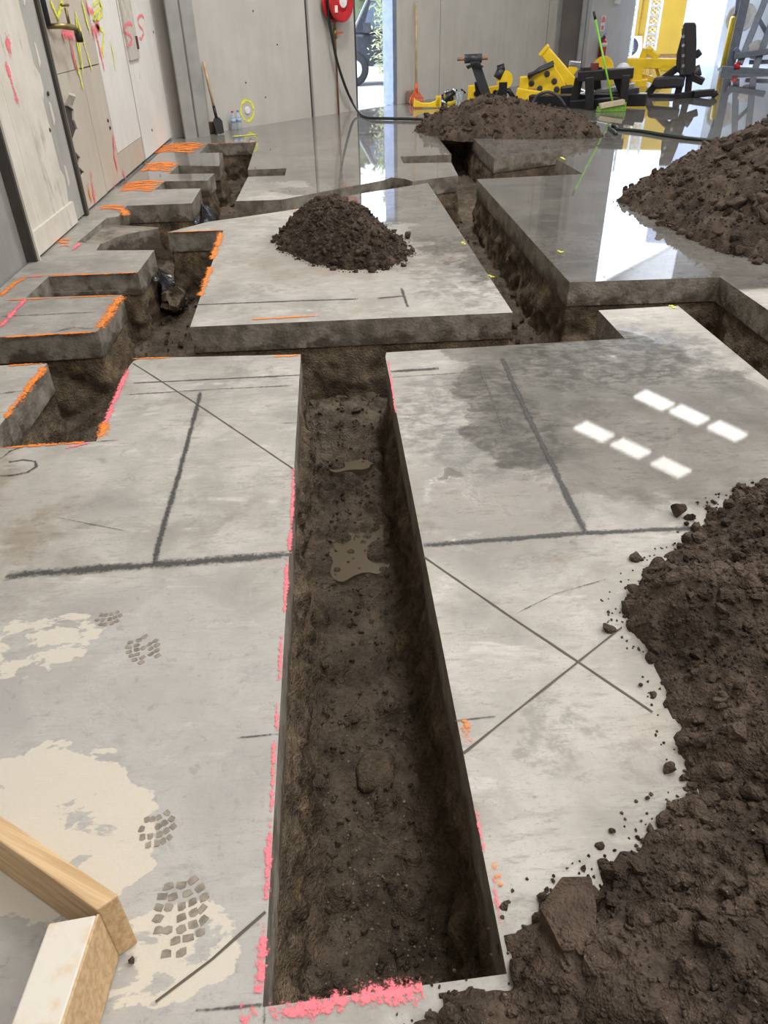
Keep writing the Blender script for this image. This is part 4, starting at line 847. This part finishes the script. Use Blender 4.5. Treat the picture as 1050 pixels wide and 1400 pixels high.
# green broom
U = Up(836, 153); GB = thing('push_broom', U.o, 'green push broom standing upright by the black bench frame', 'broom')
part('handle', MB().tube([U(838, 142, .1), U(814, 26, .35)], .018, 8), M_GRN, GB, True); part('grip', MB().tube([U(814, 27, .35), U(812, 16, .37)], .022, 8), M_BLK, GB, True); BH = part('head', MB().beam(U(820, 145), U(853, 139, .1), .16, .07), plain('pale_wood', (.5, .42, .3), .6), GB)
nb = 9
for k in range(nb):
    t = k/(nb-1); a = U(820+33*t, 146-6*t, .1*t); sub('bristle_tuft', MB().prism([a-U.r*.045+U.n*.05, a+U.r*.045+U.n*.05, a+U.r*.045-U.n*.05, a-U.r*.045-U.n*.05], (a*np.array([0, 0, -1])+U.r*.02*(t-.5))+UPV*.004), plain('green_bristle', (.16, .33, .05), .9, var=.4, freq=60), BH)
# fire extinguisher with its sign
e0, e1 = B_(822, 84, .10), B_(826, 50, .10); FE = thing('fire_extinguisher', e0, 'red fire extinguisher with white band hung on the wall right of the steel column', 'fire extinguisher')
h = np.linalg.norm(e1-e0); r = h*.17; ax = (e1-e0)/h
CY = part('cylinder', MB().lathe(e0, ax, [(0, r*.9), (h*.03, r), (h*.78, r), (h*.86, r*.7), (h*.90, r*.3), (h*.95, r*.3)], 18), M_RED, FE, True); sub('band', MB().lathe(e0+ax*h*.60, ax, [(0, r*1.03), (h*.16, r*1.03)], 18), plain('white_label', (.75, .74, .72), .5), CY, True)
part('valve', MB().lathe(e0+ax*h*.93, ax, [(0, r*.4), (h*.1, r*.4)], 10), M_BLK, FE); part('lever', MB().beam(e0+ax*h*1.05, e0+ax*h*1.12+BWD*r*1.1, .03, .03), M_CHR, FE); part('hose', MB().tube(smoothpts([e0+ax*h*.98, e0+ax*h*.9-BWD*r*1.3, e0+ax*h*.5-BWD*r*1.25, e0+ax*h*.15-BWD*r*1.1], 5), .018, 8), M_BLK, FE, True)
s0 = B_(824, 32, .005); SG = thing('extinguisher_sign', s0, 'small white sign with red emblem above the fire extinguisher', 'sign')
part('board', MB().prism([s0+BWD*x+UPV*z for x, z in ((-.12, -.17), (.12, -.17), (.12, .17), (-.12, .17))], BWN*.01), plain('white_label', (.75, .74, .72), .5), SG)
part('emblem', MB().prism([s0+BWN*.011+BWD*x+UPV*z for x, z in ((-.1, .02), (.1, .02), (.09, .10), (.04, .15), (-.04, .15), (-.09, .10))], BWN*.003), M_ORNG, SG); part('emblem', MB().prism([s0+BWN*.011+BWD*x+UPV*z for x, z in ((-.06, -.14), (.06, -.14), (.06, -.05), (-.06, -.05))], BWN*.003), M_ORNG, SG)
p = B_(842, 5, .01); keep(MB().prism([p-BWD*.1, p+BWD*.1, p+BWD*.1+UPV*.5, p-BWD*.1+UPV*.5], BWN*.08).build('switch_box', M_WHITE, None), WB)

# ------------------------------------------------------------------ roller-door end: ladders, container, bollard, rack
U = Up(905, 80); CO = thing('skip_container', U.o, 'big yellow steel container standing outside the roller door', 'container')
M_YC = plain('scuffed_yellow_steel', (.36, .22, .012), .45, 0, .08, 1.2, dirt=((.20, .09, .04), .735))
part('body', MB().prism([U.at(-1.6, .12), U.at(1.25, .12), U.at(1.25, .12, 3), U.at(-1.6, .12, 3)], (0, 0, 2.7)), M_YC, CO, False, .02)
part('base_rail', MB().prism([U.at(-1.6, .0, .02), U.at(1.25, .0, .02), U.at(1.25, .0, 3), U.at(-1.6, .0, 3)], (0, 0, .13)), plain('rusted_rail', (.20, .11, .04), .8), CO)
for x in (-1.5, -.95, -.4): part('rib', MB().box(U.at(x, 1.45, -.04), (.10, .10, 2.4)), M_YC, CO)
part('panel', MB().prism([U.at(-.9, .7, -.03), U.at(-.45, .7, -.03), U.at(-.45, 1.1, -.03), U.at(-.9, 1.1, -.03)], U.n*.04), M_YC, CO)
# pale building side beyond
U = Up(960, 85); PW = thing('pale_building', U.o, 'pale blue white sheet building side outside the roller door', 'building')
M_PALE = plain('pale_blue_sheet', (.66, .72, .86), .5, .1, .06, 1)
for k in range(6): part('cladding_sheet', MB().prism([U.at(-.75+k*1.25, 0, .02*k), U.at(.49+k*1.25, 0, .02*k), U.at(.49+k*1.25, 0, .2), U.at(-.75+k*1.25, 0, .2)], (0, 0, 5.5)), M_PALE, PW)
# ladders
def ladder(u0, v0, u1, v1, w, base, label, mesh=True):
    U = Up(*base); L = thing('ladder', U(u1, v1), label, 'ladder', 'aluminium ladders at the roller door')
    a, b = U(u0, v0, .5), U(u1, v1); c, d = U(u0+w, v0, .5), U(u1+w*.92, v1); ext = (a-b)*.9; a, c = a+ext, c+ext
    part('stile', MB().beam(b, a, .07, .11, U.n), M_ALU, L); part('stile', MB().beam(d, c, .07, .11, U.n), M_ALU, L)
    n = 10
    for k in range(1, n): t = (k-.35)/n; part('rung', MB().beam(b+(a-b)*t, d+(c-d)*t, .06, .07, U.n), M_ALU, L)
    if mesh:
        g = MB(); m = 22; R_ = 40
        for k in range(m):
            t0 = k/m
            for q in range(2):
                s0_, s1_ = (0, 1) if q == 0 else (1, 0); t1 = min(1, t0+.11)
                lo = lambda t, s_: b+(a-b)*t+((d+(c-d)*t)-(b+(a-b)*t))*s_+U.n*.05
                g.beam(lo(t0, s0_), lo(t1, s1_), .014, .014, U.n); g.beam(lo(t0+.02, s0_), lo(min(1, t1-.055), .5), .010, .010, U.n)
        part('mesh_infill', g, M_ALU, L)['kind'] = 'stuff'
ladder(857, 0, 846, 84, 16, (850, 93), 'aluminium ladder nearest the fire extinguisher wall'); ladder(890, 0, 880, 68, 17, (888, 86), 'aluminium ladder leaning before the yellow container')
# white air conditioner unit behind the ladders
U = Up(866, 84); AC = thing('air_conditioner', U.o, 'white air conditioner box between the two ladders outside', 'air conditioner')
part('case', MB().prism([U(852, 80, .1), U(878, 80, .1), U(878, 50, .1), U(852, 50, .1)], U.n*.4), plain('white_enamel', (.7, .7, .7), .4), AC, False, .02); FG = part('fan_grille', MB().lathe(U(861, 64, .1), -U.n, [(0, .26), (.02, .26), (.03, .22)], 20), M_GUN, AC)
for k in range(5): sub('grille_bar', MB().beam(U(855, 59+k*2.6, .05), U(867, 59+k*2.6, .05), .015, .015, U.n), M_ALU, FG)
# bollard
U = Up(990, 95); BO = thing('bollard', U.o, 'yellow safety bollard at the right side of the roller door', 'bollard'); p = U.o; zt = U(1003, 22)[2]
r = 5.6/U.ppm; part('post', MB().lathe(p, (0, 0, 1), [(0, r), (zt-.05, r), (zt, r*.75)], 20), M_YELL, BO, True); part('base_plate', MB().lathe(p, (0, 0, 1), [(0, r*1.6), (.03, r*1.6)], 4), M_GUN, BO)
U2 = Up(1003, 96); c = U2(1010, 24, .75); TR = thing('cable_reel', c, 'white reel with a dark hub mounted on the pole behind the bollard', 'reel')
part('flange', MB().lathe(c, -U2.n, [(0, .34), (.04, .34), (.06, .28)], 26), plain('white_enamel', (.7, .7, .7), .4), TR, True); part('hub', MB().lathe(c-U2.n*.05, -U2.n, [(0, .16), (.04, .16), (.05, .08)], 18), M_GUN, TR); part('flange', MB().lathe(c+U2.n*.2+U2.r*.1, -U2.n, [(0, .34), (.04, .34)], 26), plain('white_enamel', (.7, .7, .7), .4), TR, True)
# steel rack
U = Up(1015, 99); RA = thing('steel_rack', U.o, 'blue grey steel exercise rack by the right wall', 'rack'); M_BG = plain('blue_grey_paint', (.16, .19, .25), .4, .2)
for n, a, b, w in (('base_beam', U(986, 96), U(1060, 101), .2), ('upright', U(1046, 0, .5), U(1011, 88, .1), .16), ('upright', U(1020, -5, .3), U(998, 92, .3), .22), ('upright', U(1066, 0, .3), U(1032, 95, .1), .16), ('cross_beam', U(1004, 77), U(1060, 69), .14), ('cross_beam', U(1024, 85, .4), U(1060, 84, .4), .1), ('diagonal', U(1034, 20, .4), U(1048, 45, .4), .1), ('diagonal', U(1005, 66, .1), U(1016, 80, .1), .12), ('upright', U(1015, -20, .9), U(1012, 18, .5), .26)):
    part(n, MB().beam(a, b, w, w*.9, U.n), M_BG, RA, False, .015)
part('red_foot', MB().tube([U(1004, 91, -.05), U(1012, 90, -.05)], .09, 10), M_RED, RA, True); part('weight_plate', MB().lathe(U(1034, 68, .2), -U.n, [(0, .22), (.06, .22)], 20), M_ALU, RA)

# ------------------------------------------------------------------ car, shrub beyond the doorway
U = Up(512, 117); CA = thing('parked_car', U.o, 'dark off-road car parked outside beyond the personnel doorway', 'car')
M_CAR = plain('dark_grey_car_paint', (.035, .037, .045), .25, .2, coat=.6); M_GLS = plain('car_glass', (.10, .13, .17), .06)
cx = lambda x, z, d=0: U.at(x-.35, z, d)
body = [(-.9, .45), (-.55, .42), (-.5, .85), (.15, .85), (.2, .42), (2.6, .42), (2.6, .95), (2.5, 1.0), (1.9, 1.75), (.1, 1.78), (-.15, 1.15), (-.9, 1.05)]
part('body', MB().prism([cx(x, z) for x, z in [(-.95, .42), (2.7, .42), (2.7, 1.0), (-.1, 1.08), (-.95, 1.0)]], U.n*1.7), M_CAR, CA, False, .05); part('cabin', MB().prism([cx(x, z, .1) for x, z in [(-.2, 1.06), (2.6, 1.0), (2.4, 1.8), (.25, 1.85)]], U.n*1.5), M_CAR, CA, False, .05)
for a_, b_ in ((0.05, .95), (1.05, 2.2)): part('window', MB().prism([cx(a_+.05, 1.15, .07), cx(b_, 1.15, .07), cx(b_, 1.7, .07), cx(a_+.25, 1.7, .07)], U.n*.04), M_GLS, CA)
for x in (-.15, 2.1):
    w = part('wheel', MB().lathe(cx(x, .36, -.06), U.n, [(0, .30), (.03, .37), (.22, .37), (.25, .3)], 24), M_RUB, CA, True); sub('wheel_rim', MB().lathe(cx(x, .36, -.07), U.n, [(0, .20), (.05, .24)], 16), M_ALU, w)
part('bumper', MB().beam(cx(-1.0, .55, -.03), cx(-.6, .55, -.03), .12, .22), M_CHR, CA); part('side_step', MB().beam(cx(.35, .42, -.1), cx(1.7, .42, -.1), .14, .07), M_CHR, CA); part('wing_mirror', MB().box(cx(.2, 1.2, -.12), (.18, .18, .2)), M_CAR, CA)
for x in (.95, 1.95): part('door_seam', MB().beam(cx(x, .5, -.002), cx(x, 1.05, -.002), .012, .012, U.n), M_DARK, CA)
U = Up(534, 126, -.01); TRE = thing('sapling', U.o, 'young pale leaved sapling outside the doorway in front of the car', 'sapling')
tr = smoothpts([U(534, 126), U(532, 80), U(530, 40), U(533, 5), U(531, -40)], 6); part('trunk', MB().tube(tr, [.05-.03*i/(len(tr)-1) for i in range(len(tr))], 8), plain('pale_bark', (.32, .25, .2), .9), TRE, True)
lf = MB(); LR = random.Random(3)
for k in range(420):
    v = LR.uniform(-60, 104); u = 522+LR.gauss(0, 6.5)-max(0, (v-60))*.05; p = U(u, v, LR.uniform(-.35, .25)); a = LR.uniform(0, 6.28); d1 = np.array([math.cos(a), math.sin(a), LR.uniform(-.8, .5)]); d2 = np.cross(d1, [0, 0, 1.]); L = LR.uniform(.05, .10)
    lf.add([p-d1*L, p+d2*L*.35+UPV*.01, p+d1*L, p-d2*L*.35+UPV*.01], [(0, 1, 2, 3)])
part('foliage', lf, plain('pale_olive_leaf', (.42, .45, .25), .6, var=.3), TRE)['kind'] = 'stuff'
for k in range(9):
    i = 5+k*2; p = tr[min(i, len(tr)-1)]; part('twig', MB().tube([p, p-U.r*(.15+.12*LR.random())+UPV*.12+U.n*LR.uniform(-.2, .2)], .009, 6), plain('pale_bark', (.32, .25, .2), .9), TRE)
# far hedge and bright sign seen through the doorway
U = Up(515, 100); HG = thing('hedge', U.o, 'pale green hedge far beyond the parked car', 'hedge')
hg = MB()
for k in range(900):
    p = U.at(LR.uniform(-4, 5), LR.uniform(.0, 3.4), LR.uniform(3, 4.2)); a = LR.uniform(0, 6.28); d1 = np.array([math.cos(a), math.sin(a), LR.uniform(-.8, .8)])*LR.uniform(.12, .3); d2 = np.cross(d1, [0, 0, 1.])*.6; hg.add([p-d1, p+d2, p+d1, p-d2], [(0, 1, 2, 3)])
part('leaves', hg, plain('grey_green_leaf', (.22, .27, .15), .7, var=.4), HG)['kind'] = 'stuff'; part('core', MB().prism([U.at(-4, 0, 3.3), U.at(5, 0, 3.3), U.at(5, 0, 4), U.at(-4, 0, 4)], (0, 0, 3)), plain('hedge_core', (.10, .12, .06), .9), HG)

# ------------------------------------------------------------------ timber frame in the near left corner
M_TIM = Mat('pine_timber', False); gr = M_TIM.noise(1, 4, .6, M_TIM.grain((.4, .012, .02), 2.62), .4); kn = M_TIM.noise(7, 3)
M_TIM.set('Base Color', M_TIM.mix(M_TIM.mix((.50, .33, .17), (.66, .47, .27), gr.ss(.35, .65)), (.30, .17, .08), kn.ss(.72, .80)*.7)).set('Roughness', .65); M_TIM.bump(gr, .3, .004); M_TIM = M_TIM.m
q_ = Mat('plaster_smeared_timber'); n_ = q_.noise(4, 5, .65); q_.set('Base Color', q_.mix((.62, .47, .30), (.66, .62, .55), (n_*.6+q_.noise(25, 4)*.4).ss(.40, .55))).set('Roughness', .8); q_.bump(q_.noise(40, 3), .3, .004); M_SMEAR = q_.m
TF = thing('timber_corner', G(150, 1245), 'corner of a pine timber frame lying in the near left foreground', 'timber frame')
def plank(name, pix, z1, th, mat):
    top = [G(u, v, z1) for u, v in pix]; return part(name, MB().prism(top, (0, 0, -th)), mat, TF, False, .004)
plank('rail', [(162, 1224), (132, 1244), (-60, 1108), (-60, 1073)], .19, .187, M_TIM)
r2 = plank('rail', [(132, 1250), (66, 1262), (0, 1440), (70, 1440)], .185, .182, M_SMEAR)
side = [G(132.6, 1250, .183), G(71, 1440, .183)]; dv = np.array([.004, .0, 0])
part('bare_edge', MB().prism([side[0], side[1], side[1]-UPV*.17, side[0]-UPV*.17], dv), M_TIM, TF)
